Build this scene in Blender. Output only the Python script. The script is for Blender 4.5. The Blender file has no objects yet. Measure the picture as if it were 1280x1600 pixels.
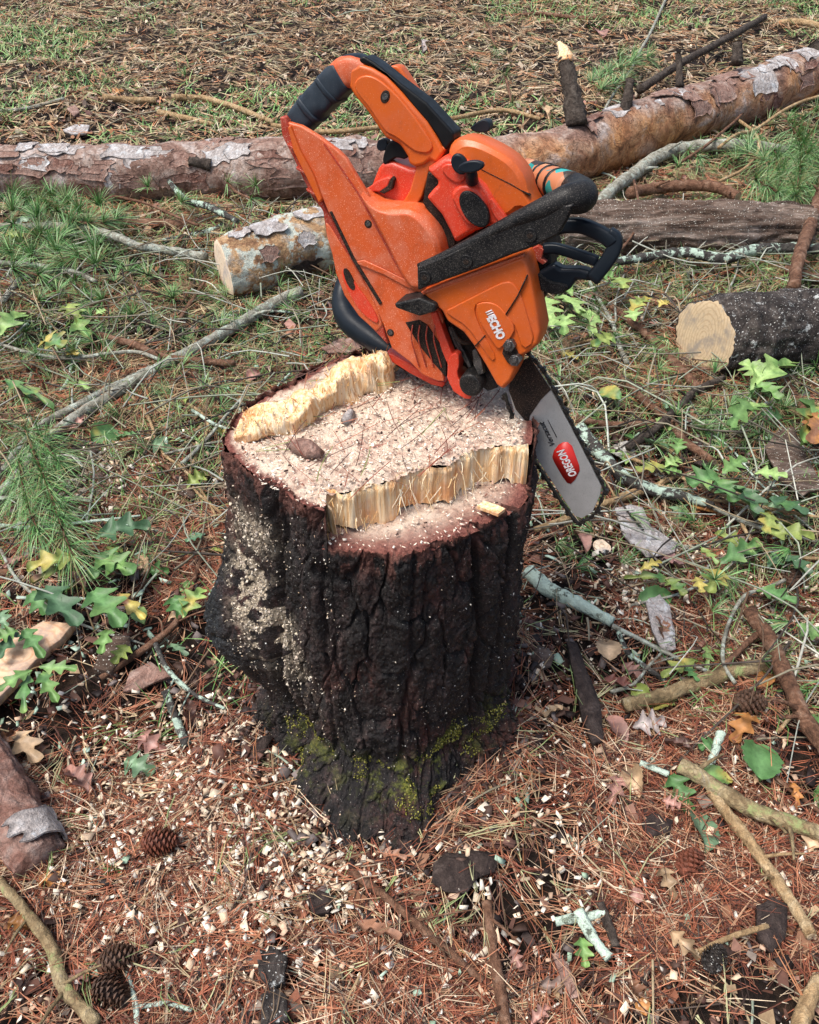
import bpy, bmesh, math, random
import numpy as np
from mathutils import Vector, Matrix
random.seed(7); RNG = np.random.default_rng(11)
SC = bpy.context.scene; COL = SC.collection

# ------------------------------------------------------------------ camera, sky, sun, exposure
FPX = 1300.0; PITCH = math.radians(39); CAMP = np.array([0., -.94, 1.26])
cam = bpy.data.cameras.new('camera'); cam.sensor_fit = 'HORIZONTAL'; cam.sensor_width = 36
cam.lens = 36 * FPX / 1280; cam.clip_start = .01; cam.clip_end = 400
co = bpy.data.objects.new('camera', cam); COL.objects.link(co)
co.location = CAMP; co.rotation_euler = (math.pi / 2 - PITCH, 0, 0); SC.camera = co
SUN_EL, SUN_ROT = math.radians(66), math.radians(-115)
W = bpy.data.worlds.new('World'); SC.world = W; W.use_nodes = True
wn = W.node_tree.nodes; wl = W.node_tree.links
sky = wn.new('ShaderNodeTexSky'); sky.sky_type = 'NISHITA'; sky.sun_disc = False
sky.sun_elevation = SUN_EL; sky.sun_rotation = SUN_ROT; sky.air_density = 1.0; sky.dust_density = 4.0; sky.ozone_density = .6
wl.new(sky.outputs[0], wn['Background'].inputs[0]); wn['Background'].inputs[1].default_value = .12
sun = bpy.data.lights.new('sun', 'SUN'); sun.energy = 2.6; sun.angle = math.radians(28); sun.color = (1, .965, .92)
so = bpy.data.objects.new('sun', sun); COL.objects.link(so)
sd = Vector((math.sin(SUN_ROT) * math.cos(SUN_EL), math.cos(SUN_ROT) * math.cos(SUN_EL), math.sin(SUN_EL)))
so.rotation_euler = sd.to_track_quat('Z', 'Y').to_euler()
SC.view_settings.view_transform = 'Standard'; SC.view_settings.look = 'None'
SC.view_settings.exposure = .56; SC.view_settings.gamma = 1
SC.render.engine = 'CYCLES'; SC.cycles.use_denoising = True
SC.cycles.max_bounces = 6; SC.cycles.diffuse_bounces = 3

# ------------------------------------------------------------------ layout helpers (pixels of the photograph -> points of the place)
_fw = np.array([0, math.cos(PITCH), -math.sin(PITCH)]); _up = np.array([0, math.sin(PITCH), math.cos(PITCH)])
def ray(px, py): return _fw + (px - 640) / FPX * np.array([1., 0, 0]) + (800 - py) / FPX * _up
def on_z(px, py, z):
    r = ray(px, py); return CAMP + (z - CAMP[2]) / r[2] * r
def sstep(a, b, x):
    t = np.clip((x - a) / (b - a), 0, 1); return t * t * (3 - 2 * t)
def gz(x, y):
    x = np.asarray(x, float); y = np.asarray(y, float)
    s = np.clip(y - .9, 0, 13); r = .05 * s * s / (s + .8)
    u = .012 * np.sin(5.1 * x + 1.3) * np.sin(4.3 * y + .4) + .008 * np.sin(11.3 * x + 7.1 * y) + .006 * np.sin(17 * y - 9 * x + 1)
    u = u - .045 * np.exp(-(((x + .46) / .15) ** 2 + ((y + .02) / .16) ** 2))
    u = u + .010 * np.exp(-((np.hypot(x + .03, y - .04) - .30) / .12) ** 2)
    return r + u
def ground(px, py, h=0.):
    z = 0.
    for _ in range(12):
        p = on_z(px, py, z); z = float(gz(p[0], p[1])) + h
    return on_z(px, py, z)
def pxm(p):  # pixels per metre at a point
    return FPX / float((np.asarray(p) - CAMP) @ _fw)

# ------------------------------------------------------------------ numpy noise
def _h(ix, iy, iz, s):
    with np.errstate(over='ignore'):
        h = (ix.astype(np.int64) * 374761393 + iy.astype(np.int64) * 668265263 + iz.astype(np.int64) * 2147483647 + s * 974711) & 0xffffffff
        h = ((h ^ (h >> 13)) * 1274126177) & 0xffffffff
        h = ((h ^ (h >> 16)) * 2246822519) & 0xffffffff
    return ((h ^ (h >> 15)) & 0xffffff) / float(0xffffff)
def vn(x, y, z, s=0):
    x, y, z = np.broadcast_arrays(np.asarray(x, float), np.asarray(y, float), np.asarray(z, float))
    ix, iy, iz = np.floor(x), np.floor(y), np.floor(z)
    fx, fy, fz = x - ix, y - iy, z - iz
    fx = fx * fx * (3 - 2 * fx); fy = fy * fy * (3 - 2 * fy); fz = fz * fz * (3 - 2 * fz)
    r = 0
    for a in (0, 1):
        for b in (0, 1):
            for c in (0, 1):
                w = (fx if a else 1 - fx) * (fy if b else 1 - fy) * (fz if c else 1 - fz)
                r = r + w * _h(ix + a, iy + b, iz + c, s)
    return r * 2 - 1
def fbm(x, y, z, o=4, s=0):
    r = 0; a = 1.; f = 1.; t = 0
    for i in range(o):
        r = r + a * vn(x * f, y * f, z * f, s + i * 17); t += a; a *= .5; f *= 2.03
    return r / t

def worley(x, y, s=0):
    """2D cells: returns distance gap F2-F1 and a random number per nearest cell"""
    ix, iy = np.floor(x), np.floor(y); d1 = np.full(x.shape, 9.); d2 = d1.copy(); idv = np.zeros(x.shape); z = np.zeros(x.shape)
    for a in (-1, 0, 1):
        for b in (-1, 0, 1):
            cx, cy = ix + a, iy + b; px = cx + _h(cx, cy, z, s); py = cy + _h(cx, cy, z, s + 1); d = np.hypot(x - px, y - py); r = _h(cx, cy, z, s + 2)
            n1 = d < d1; d2 = np.where(n1, d1, np.minimum(d2, d)); idv = np.where(n1, r, idv); d1 = np.where(n1, d, d1)
    return d2 - d1, idv

# ------------------------------------------------------------------ materials
def lin(c): return tuple((v / 12.92 if v <= .04045 else ((v + .055) / 1.055) ** 2.4) for v in c) + (1,)
class NT:
    def __init__(s, name, rough=.8, spec=.3):
        s.m = bpy.data.materials.new(name); s.m.use_nodes = True; t = s.m.node_tree; s.n = t.nodes; s.l = t.links
        s.b = s.n['Principled BSDF']; s.b.inputs['Roughness'].default_value = rough
        s.b.inputs['Specular IOR Level'].default_value = spec
        s.tc = s.n.new('ShaderNodeTexCoord'); s.co = s.tc.outputs['Object']; s.c = None; s.hgt = None
    def map(s, sc=(1, 1, 1), rot=(0, 0, 0)):
        m = s.n.new('ShaderNodeMapping'); m.inputs['Scale'].default_value = sc; m.inputs['Rotation'].default_value = rot
        s.l.new(s.co, m.inputs[0]); return m.outputs[0]
    def noise(s, scale, detail=5, rough=.6, dist=0, vec=None):
        k = s.n.new('ShaderNodeTexNoise'); k.inputs['Scale'].default_value = scale; k.inputs['Detail'].default_value = detail
        k.inputs['Roughness'].default_value = rough; k.inputs['Distortion'].default_value = dist
        s.l.new(vec or s.co, k.inputs['Vector']); return k.outputs['Fac']
    def vor(s, scale, vec=None, feat='F1', out='Distance'):
        k = s.n.new('ShaderNodeTexVoronoi'); k.inputs['Scale'].default_value = scale; k.feature = feat
        s.l.new(vec or s.co, k.inputs['Vector']); return k.outputs[out]
    def ramp(s, f, stops, interp='LINEAR'):
        r = s.n.new('ShaderNodeValToRGB'); e = r.color_ramp.elements; r.color_ramp.interpolation = interp
        while len(e) < len(stops): e.new(.5)
        for q, (p, c) in zip(e, stops):
            q.position = p; q.color = c if len(c) == 4 else tuple(c) + (1,)
        s.l.new(f, r.inputs[0]); return r.outputs[0]
    def mask(s, f, lo, hi): return s.ramp(f, [(lo, (0, 0, 0)), (hi, (1, 1, 1))])
    def mix(s, a, b, f, mode='MIX'):
        k = s.n.new('ShaderNodeMix'); k.data_type = 'RGBA'; k.blend_type = mode
        for i, v in ((6, a), (7, b)):
            if hasattr(v, 'is_output'): s.l.new(v, k.inputs[i])
            else: k.inputs[i].default_value = tuple(v) + (1,) * (4 - len(v))
        if hasattr(f, 'is_output'): s.l.new(f, k.inputs[0])
        else: k.inputs[0].default_value = f
        return k.outputs[2]
    def math(s, op, a, b=0.):
        k = s.n.new('ShaderNodeMath'); k.operation = op
        for i, v in enumerate((a, b)):
            if hasattr(v, 'is_output'): s.l.new(v, k.inputs[i])
            else: k.inputs[i].default_value = v
        return k.outputs[0]
    def warp(s, amt, scale, vec=None):
        k = s.n.new('ShaderNodeTexNoise'); k.inputs['Scale'].default_value = scale; k.inputs['Detail'].default_value = 3; s.l.new(vec or s.co, k.inputs['Vector'])
        a = s.n.new('ShaderNodeVectorMath'); a.operation = 'MULTIPLY_ADD'; s.l.new(k.outputs['Color'], a.inputs[0]); a.inputs[1].default_value = (amt,) * 3; s.l.new(vec or s.co, a.inputs[2]); return a.outputs[0]
    def attr(s, name='Col', out='Color'):
        k = s.n.new('ShaderNodeAttribute'); k.attribute_name = name; return k.outputs[out]
    def done(s, c, h=None, bs=.4, bd=.01, rough=None):
        if hasattr(c, 'is_output'): s.l.new(c, s.b.inputs['Base Color'])
        else: s.b.inputs['Base Color'].default_value = tuple(c) + (1,) * (4 - len(c))
        if rough is not None: s.l.new(rough, s.b.inputs['Roughness'])
        if h is not None:
            k = s.n.new('ShaderNodeBump'); k.inputs['Strength'].default_value = bs; k.inputs['Distance'].default_value = bd
            s.l.new(h, k.inputs['Height']); s.l.new(k.outputs[0], s.b.inputs['Normal'])
        return s.m
M = {}
def lump(x, y): return .017 * fbm(np.asarray(x) * 13, np.asarray(y) * 13, 0, 3, 91)
def mk_mats():
    t = NT('soil', .95); n = t.noise(6, 8, .7); n2 = t.noise(60, 6, .7)
    c = t.ramp(n, [(.3, (.006, .004, .003)), (.5, (.018, .011, .008)), (.62, (.045, .027, .017)), (.75, (.03, .022, .015))])
    c = t.mix(c, t.ramp(n2, [(.35, (.25, .22, .2)), (.65, (1.5, 1.4, 1.3))]), .8, 'MULTIPLY')
    M['soil'] = t.done(c, n2, .8, .02)
    for nm, rg, sp in (('litter', .6, .25), ('leafy', .5, .45), ('chip', .85, .15)):
        t = NT('tinted_' + nm, rg, sp); c = t.attr(); n = t.noise(90, 4, .6)
        c = t.mix(c, t.ramp(n, [(.3, (.6, .6, .6)), (.7, (1.3, 1.3, 1.3))]), .7, 'MULTIPLY')
        M[nm] = t.done(c, n, .3, .002)
    # stump bark
    t = NT('stump_bark', .7, .45); v = t.map((1, 1, .22)); n = t.noise(38, 8, .7, .4, v); n2 = t.noise(190, 5, .7); n3 = t.noise(7, 4, .6)
    c = t.ramp(n, [(.30, (.004, .003, .003)), (.47, (.009, .0070, .0072)), (.58, (.026, .017, .016)), (.70, (.080, .055, .050)), (.8, (.20, .17, .16))])
    c = t.mix(c, (.070, .024, .018), t.math('MULTIPLY', t.mask(n3, .52, .66), t.mask(n, .42, .6)))
    c = t.mix(c, t.ramp(n2, [(.35, (.2, .2, .2)), (.68, (2.4, 2.3, 2.2))]), .9, 'MULTIPLY')
    bl = t.attr('burl', 'Fac'); c = t.mix(c, t.ramp(n2, [(.42, (.003, .004, .005)), (.60, (.018, .022, .026)), (.70, (.16, .18, .20))]), bl)
    sp = t.mask(t.vor(230), .13, .08); spn = t.noise(420, 2, .5)
    c = t.mix(c, (.42, .40, .35), t.math('MULTIPLY', t.mask(spn, .68, .72), .8))
    ds = t.attr('dust', 'Fac'); c = t.mix(c, (.60, .50, .36), t.math('MULTIPLY', ds, t.mask(n2, .36, .56)))
    fr = t.attr('fresh', 'Fac'); c = t.mix(c, t.ramp(n2, [(.3, (.07, .022, .016)), (.7, (.26, .11, .08))]), fr)
    ms = t.attr('moss', 'Fac'); mm = t.math('MULTIPLY', ms, t.mask(t.noise(30, 6, .7), .50, .61))
    c = t.mix(c, t.ramp(n2, [(.3, (.04, .05, .012)), (.55, (.16, .18, .025)), (.75, (.38, .37, .06))]), mm)
    M['bark'] = t.done(c, t.math('ADD', n, n2), .9, .006, t.ramp(n2, [(.3, (.35,) * 3), (.7, (.85,) * 3)]))
    # fresh wood on the stump
    t = NT('sawn_wood', .85, .2); n = t.noise(35, 8, .75); n2 = t.noise(260, 4, .7); n3 = t.noise(9, 4, .6)
    c = t.ramp(n3, [(.38, (.62, .42, .31)), (.5, (.76, .60, .46)), (.62, (.52, .30, .23))])
    c = t.mix(c, t.ramp(n, [(.36, (.34, .19, .15)), (.48, (.70, .56, .44)), (.6, (.86, .76, .62))]), .65)
    c = t.mix(c, (.10, .04, .035), t.mask(n2, .60, .70))
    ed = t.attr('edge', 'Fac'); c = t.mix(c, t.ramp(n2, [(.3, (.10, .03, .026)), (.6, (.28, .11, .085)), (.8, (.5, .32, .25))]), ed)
    M['sawn'] = t.done(c, t.math('ADD', n, n2), .9, .004)
    t = NT('torn_wood', .7, .25); v = t.map((1, 1, .06)); n = t.noise(170, 5, .6, 0, v); n3 = t.noise(14, 4, .6); n4 = t.noise(420, 3, .5, 0, v)
    c = t.ramp(n, [(.3, (.66, .34, .13)), (.46, (.88, .60, .32)), (.58, (.96, .78, .52)), (.72, (.98, .88, .70))])
    c = t.mix(c, (.72, .28, .09), t.math('MULTIPLY', t.mask(n3, .47, .64), .75))
    M['torn'] = t.done(c, t.math('ADD', n, n4), .8, .003)
    # end grain with rings
    for nm, a, b, fr in (('rings_pale', (.88, .72, .54), (.62, .42, .27), 520), ('rings_gold', (.56, .43, .27), (.38, .26, .15), 620), ('rings_slab', (.80, .55, .36), (.55, .27, .14), 380)):
        t = NT(nm, .8, .2); ln = t.n.new('ShaderNodeVectorMath'); ln.operation = 'LENGTH'
        t.l.new(t.map((1, 1, .6)), ln.inputs[0]); d = t.math('ADD', ln.outputs['Value'], t.math('MULTIPLY', t.noise(18, 3), .02))
        w = t.math('SINE', t.math('MULTIPLY', d, fr)); n = t.noise(120, 4)
        c = t.mix(a, b, t.math('MULTIPLY', t.mask(w, .2, 1.0), .55)); c = t.mix(c, b, t.math('MULTIPLY', t.mask(n, .5, .7), .6)); c = t.mix(c, (a[0] * .55, a[1] * .6, a[2] * .75), t.mask(t.noise(16, 5, .7), .48, .66))
        M[nm] = t.done(c, n, .3, .002)
    # log barks
    def logbark(nm, stops, lich=None, sc=14, stretch=(1, 1, 1), lt=(.6, .66), scale2=90, spk=None):
        t = NT(nm, .85, .25); v = t.map(stretch); n = t.noise(sc, 7, .65, .8, v); n2 = t.noise(scale2, 5, .7, 0, v); vo = t.vor(sc * 1.5, t.warp(.12, sc * 1.2, v), 'DISTANCE_TO_EDGE')
        c = t.ramp(n, stops); c = t.mix(c, t.ramp(n2, [(.3, (.45,) * 3), (.7, (1.5,) * 3)]), .8, 'MULTIPLY')
        c = t.mix((.02, .012, .01), c, t.mix((1, 1, 1), t.ramp(vo, [(0, (.35,) * 3), (.05, (1, 1, 1))]), t.mask(n2, .4, .6)))
        if lich: c = t.mix(c, t.ramp(n2, [(.3, tuple(q * .75 for q in lich)), (.7, lich)]), t.mask(t.noise(sc * 1.3, 6, .7), *lt))
        if spk: c = t.mix(c, spk, t.mask(t.noise(scale2 * 2.2, 2), .64, .68))
        M[nm] = t.done(c, t.math('ADD', n, n2), .8, .01)
    logbark('pink_bark', [(.3, (.07, .032, .025)), (.45, (.20, .10, .075)), (.56, (.29, .18, .145)), (.70, (.42, .34, .30))], None, 13, lt=(.62, .7))
    t = NT('trunk_bark', .85, .25); n = t.noise(10, 7, .65, .8); n2 = t.noise(75, 6, .7); vo = t.vor(11, t.warp(.16, 14), 'DISTANCE_TO_EDGE')
    ca = t.ramp(n, [(.3, (.09, .05, .038)), (.45, (.25, .15, .115)), (.56, (.36, .27, .225)), (.68, (.52, .46, .43))])
    cb = t.ramp(n, [(.32, (.12, .05, .02)), (.45, (.40, .17, .06)), (.55, (.55, .27, .10)), (.66, (.42, .26, .18))])
    c = t.mix(ca, cb, t.attr('peel', 'Fac')); c = t.mix(c, t.ramp(n2, [(.3, (.45,) * 3), (.7, (1.5,) * 3)]), .8, 'MULTIPLY')
    c = t.mix((.03, .015, .01), c, t.mix((1, 1, 1), t.ramp(vo, [(0, (.15,) * 3), (.035, (1, 1, 1))]), t.mask(n2, .38, .55)))
    M['trunk_bark'] = t.done(c, t.math('ADD', n, n2), .8, .01)
    logbark('patchy_bark', [(.3, (.07, .04, .025)), (.43, (.26, .14, .075)), (.52, (.46, .29, .15)), (.6, (.40, .33, .26)), (.7, (.58, .50, .40))], (.56, .60, .52), 11, lt=(.52, .57))
    logbark('furrowed_bark', [(.3, (.03, .018, .012)), (.46, (.10, .065, .048)), (.58, (.20, .15, .12)), (.72, (.30, .25, .22))], None, 16, (.16, 1, 1), spk=(.62, .60, .52))
    logbark('dark_bark', [(.3, (.012, .010, .009)), (.48, (.04, .033, .03)), (.6, (.09, .075, .065)), (.75, (.18, .16, .15))], (.55, .57, .55), 20, lt=(.60, .66), spk=(.6, .6, .56))
    logbark('grey_twig', [(.3, (.12, .11, .085)), (.5, (.30, .29, .23)), (.7, (.44, .44, .38))], (.48, .54, .46), 30, lt=(.52, .6))
    logbark('tan_twig', [(.3, (.17, .10, .045)), (.5, (.40, .27, .14)), (.7, (.56, .44, .27))], None, 30)
    logbark('brown_twig', [(.3, (.05, .025, .015)), (.5, (.17, .085, .05)), (.7, (.30, .19, .13))], None, 35)
    logbark('dark_twig', [(.3, (.02, .015, .012)), (.5, (.065, .05, .04)), (.7, (.13, .11, .09))], None, 35)
    logbark('lichen_twig', [(.3, (.02, .018, .016)), (.5, (.06, .055, .05)), (.7, (.12, .11, .1))], (.50, .64, .52), 22, lt=(.51, .56))
    logbark('lichen_full', [(.3, (.05, .05, .04)), (.5, (.20, .24, .18)), (.7, (.40, .46, .38))], (.62, .76, .63), 24, lt=(.42, .47))
    logbark('mossy_twig', [(.3, (.08, .06, .03)), (.46, (.24, .17, .09)), (.6, (.38, .30, .17)), (.7, (.45, .40, .32))], (.34, .38, .16), 16, lt=(.56, .64))
    logbark('silver_flake', [(.3, (.26, .22, .20)), (.5, (.44, .40, .38)), (.7, (.60, .60, .60))], (.68, .72, .74), 18, lt=(.56, .66))
    logbark('red_flake', [(.3, (.16, .085, .065)), (.5, (.31, .19, .15)), (.7, (.44, .33, .28))], None, 25)
    logbark('black_flake', [(.3, (.015, .010, .010)), (.5, (.05, .035, .03)), (.7, (.10, .075, .065))], None, 25)
    t = NT('pine_cone', .6, .3); n = t.noise(120, 4); M['cone'] = t.done(t.ramp(n, [(.35, (.03, .018, .012)), (.65, (.13, .07, .045))]), n, .4, .002)
    t = NT('rust_cone', .6, .3); n = t.noise(120, 4); M['rustcone'] = t.done(t.ramp(n, [(.35, (.05, .02, .012)), (.65, (.22, .07, .04))]), n, .4, .002)
    # saw plastics
    def plastic(nm, c1, c2, dust, rough, spk=.62, dcol=(.62, .46, .33), sc=14, hi=.08):
        t = NT(nm, rough, .22 if c1[0] < .05 else .45); n = t.noise(sc, 5, .6); s = t.noise(900, 2, .5); s2 = t.noise(430, 3, .6); sm = t.noise(26, 5, .7)
        c = t.mix(c1, c2, t.mask(n, .35, .65))
        c = t.mix(c, dcol, t.math('MULTIPLY', t.mask(sm, .45, .72), dust))
        c = t.mix(c, tuple(min(1, q * 1.3) for q in dcol), t.math('MULTIPLY', t.mask(s, spk, spk + .04), min(1, dust * 6)))
        c = t.mix(c, (.03, .015, .01), t.math('MULTIPLY', t.mask(s2, .68, .74), .35))
        c = t.mix(c, (.05, .025, .012), t.math('MULTIPLY', t.mask(t.noise(19, 7, .75, 1.2), .55, .70), .0 if c1[0] < .05 else .25))
        sv = t.map((1, .12, 1), (.4, .2, .9)); c = t.mix(c, tuple(min(1, q * 1.6 + .05) for q in c1), t.math('MULTIPLY', t.mask(t.noise(380, 2, .5, 0, sv), .70, .74), .0 if c1[0] < .05 else .5))
        M[nm] = t.done(c, s2, .12, .001, t.ramp(sm, [(.3, (rough - hi,) * 3), (.7, (min(1, rough + .25),) * 3)]))
    plastic('orange', (.64, .118, .014), (.57, .095, .012), .05, .34, .67)
    plastic('orange_dusty', (.62, .105, .024), (.55, .085, .022), .34, .40, .64, (.68, .36, .24))
    plastic('red_orange', (.70, .055, .020), (.64, .045, .018), .06, .33)
    plastic('red_dark', (.42, .035, .014), (.34, .03, .012), .10, .45)
    plastic('black', (.006, .0065, .007), (.009, .010, .011), .0, .36, .99)
    plastic('black_blue', (.008, .012, .018), (.011, .016, .022), .0, .32, .99)
    plastic('black_dusty', (.006, .006, .007), (.009, .009, .009), .03, .40, .60, (.42, .38, .33), 60)
    plastic('grime_shade', (.006, .005, .005), (.022, .015, .011), .10, .65, .60, (.16, .10, .07), 30)
    plastic('tape', (.022, .031, .042), (.034, .046, .060), .02, .33, .66, (.3, .3, .3), 30)
    plastic('metal_dark', (.05, .05, .052), (.12, .12, .12), .15, .35, .6, (.3, .28, .24), 60)
    M['metal_dark'].node_tree.nodes['Principled BSDF'].inputs['Metallic'].default_value = .7
    t = NT('bar_steel', .34, .5); n = t.noise(700, 3); n2 = t.noise(20, 5); c = t.ramp(n2, [(.35, (.36, .365, .36)), (.65, (.46, .465, .46))])
    c = t.mix(c, (.20, .20, .19), t.math('MULTIPLY', t.mask(n, .58, .66), .5)); t.b.inputs['Metallic'].default_value = .35
    M['steel'] = t.done(c, n, .1, .0005)
    t = NT('chain_steel', .4, .5); n = t.noise(500, 3); t.b.inputs['Metallic'].default_value = .6; M['chain'] = t.done(t.ramp(n, [(.4, (.015, .014, .013)), (.7, (.09, .085, .08))]), n, .3, .001)
    t = NT('red_print', .4, .4); n = t.noise(200, 3); M['print_red'] = t.done(t.mix((.55, .012, .012), (.5, .03, .02), n))
    t = NT('white_print', .5, .3); n = t.noise(600, 2); M['print_white'] = t.done(t.mix((.72, .72, .74), (.45, .35, .3), t.mask(n, .55, .66)))
    t = NT('silver_print', .4, .3); M['print_silver'] = t.done((.55, .5, .5))
    t = NT('black_print', .4, .3); M['print_black'] = t.done((.02, .02, .022))
    t = NT('camouflage_tape', .45, .35); v = t.map((1, 1, 1)); cc = t.vor(48, v, 'F1', 'Color')
    sep = t.n.new('ShaderNodeSeparateColor'); t.l.new(cc, sep.inputs[0])
    c = t.ramp(sep.outputs[0], [(0, (.50, .19, .09)), (.42, (.62, .30, .16)), (.50, (.02, .24, .22)), (.68, (.04, .36, .34)), (.74, (.045, .028, .02)), (.9, (.5, .40, .34))], 'CONSTANT')
    M['camo'] = t.done(c)
mk_mats()

# ------------------------------------------------------------------ object helpers
def props(o, label=None, cat=None, group=None, kind=None):
    if label: o['label'] = label
    if cat: o['category'] = cat
    if group: o['group'] = group
    if kind: o['kind'] = kind
    return o
def empty(name, loc, label=None, cat=None, group=None):
    o = bpy.data.objects.new(name, None); COL.objects.link(o); o.location = tuple(loc); o.empty_display_size = .05
    return props(o, label, cat, group)
def link(name, me, mat, parent=None, loc=(0, 0, 0), smooth=True):
    o = bpy.data.objects.new(name, me); COL.objects.link(o)
    if mat: me.materials.append(M[mat] if isinstance(mat, str) else mat)
    if smooth: me.polygons.foreach_set('use_smooth', np.ones(len(me.polygons), bool))
    o.location = tuple(loc)
    if parent: o.parent = parent
    return o
def mesh(name, V, Fs, mat, parent=None, base=None, smooth=True, attrs=None, cols=None):
    """V world vertices; base = world point of the object's origin; a parented object is placed relative to its parent."""
    V = np.asarray(V, float); base = np.zeros(3) if base is None else np.asarray(base, float)
    me = bpy.data.meshes.new(name)
    Fa = np.asarray(Fs) if not isinstance(Fs, list) else None
    if Fa is not None and Fa.ndim == 2:
        k = Fa.shape[1]; me.vertices.add(len(V)); me.vertices.foreach_set('co', (V - base).ravel())
        me.loops.add(Fa.size); me.loops.foreach_set('vertex_index', Fa.ravel().astype(np.int32))
        me.polygons.add(len(Fa)); me.polygons.foreach_set('loop_start', np.arange(0, Fa.size, k, dtype=np.int32))
        me.update(calc_edges=True)
    else:
        me.from_pydata([tuple(p) for p in (V - base)], [], [tuple(int(i) for i in f) for f in Fs]); me.update()
    for nm, a in (attrs or {}).items():
        at = me.attributes.new(nm, 'FLOAT', 'POINT'); at.data.foreach_set('value', np.asarray(a, np.float32).ravel())
    if cols is not None:
        at = me.attributes.new('Col', 'FLOAT_COLOR', 'POINT')
        cc = np.ones((len(V), 4), np.float32); cc[:, :3] = cols; at.data.foreach_set('color', cc.ravel())
    pw = np.array(parent_world(parent)) if parent else np.zeros(3)
    return link(name, me, mat, parent, base - pw, smooth)
def parent_world(o):
    p = np.zeros(3)
    while o: p += np.array(o.location); o = o.parent
    return p
def catmull(P, n):
    P = np.asarray(P, float)
    if len(P) < 3: t = np.linspace(0, 1, n)[:, None]; return P[0] * (1 - t) + P[-1] * t
    Q = np.vstack([2 * P[0] - P[1], P, 2 * P[-1] - P[-2]]); u = np.linspace(0, len(P) - 1 - 1e-9, n); i = u.astype(int); f = (u - i)[:, None]
    a, b, c, d = Q[i], Q[i + 1], Q[i + 2], Q[i + 3]
    return .5 * (2 * b + (c - a) * f + (2 * a - 5 * b + 4 * c - d) * f * f + (3 * b - a - 3 * c + d) * f ** 3)
def tube_geo(P, R, seg=8, n=None, bump=.1, bf=30, sd=0, cap=True, flat=1.):
    """swept round tube through P with radii R; returns V, quads+caps, frames"""
    P = np.asarray(P, float); n = n or max(6, len(P) * 4); C = catmull(P, n)
    R = np.interp(np.linspace(0, 1, n), np.linspace(0, 1, len(np.atleast_1d(R))) if np.ndim(R) else [0, 1], R if np.ndim(R) else [R, R])
    T = np.gradient(C, axis=0); T /= np.linalg.norm(T, axis=1)[:, None] + 1e-12
    up = np.array([0, 0, 1.]) if abs(T[0][2]) < .9 else np.array([0, 1., 0]); A = np.empty_like(C)
    a = up - T[0] * (up @ T[0]); a /= np.linalg.norm(a)
    for i in range(n):
        a = a - T[i] * (a @ T[i]); a /= np.linalg.norm(a); A[i] = a
    B = np.cross(T, A); th = np.linspace(0, 2 * np.pi, seg, endpoint=False)
    D = A[:, None, :] * np.cos(th)[None, :, None] + B[:, None, :] * np.sin(th)[None, :, None]
    V = C[:, None, :] + D * R[:, None, None]
    nz = fbm(V[..., 0] * bf, V[..., 1] * bf, V[..., 2] * bf, 3, sd) if bump else 0
    V = C[:, None, :] + D * (R[:, None] * (1 + bump * nz))[..., None]
    Fq = []
    idx = np.arange(n * seg).reshape(n, seg); nx = np.roll(idx, -1, 1)
    Fq = np.stack([idx[:-1], nx[:-1], nx[1:], idx[1:]], -1).reshape(-1, 4).tolist()
    if cap: Fq += [idx[0][::-1].tolist(), idx[-1].tolist()]
    return V.reshape(-1, 3), Fq, (C, T, A, B, R)
# ------------------------------------------------------------------ the ground
STC = np.array([-.042, .062])
def make_ground():
    def axis(lo, hi, near, step, far):
        a = list(np.arange(near[0], near[1], step)); s = step; x = near[1]
        while x < hi: a.append(x); s *= 1.18; x += s
        a.append(hi); s = step; x = near[0]; b = []
        while x > lo: s *= 1.18; x -= s; b.append(max(x, lo))
        return np.array(sorted(set(b)) + a)
    X = axis(-90, 90, (-1.6, 1.6), .012, 90); Y = axis(-40, 150, (-.9, 2.2), .012, 150)
    xx, yy = np.meshgrid(X, Y); fine = np.exp(-np.clip(np.hypot(xx, yy) - 2, 0, 9))
    zz = gz(xx, yy) + lump(xx, yy) - .004 + .004 * fbm(xx * 50, yy * 50, 0, 2, 5) * fine - .004
    V = np.stack([xx, yy, zz], -1).reshape(-1, 3); ny, nx = xx.shape; i = np.arange(ny * nx).reshape(ny, nx)
    Fq = np.stack([i[:-1, :-1], i[:-1, 1:], i[1:, 1:], i[1:, :-1]], -1).reshape(-1, 4)
    props(mesh('ground', V, Fq, 'soil'), kind='structure')
make_ground()
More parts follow.
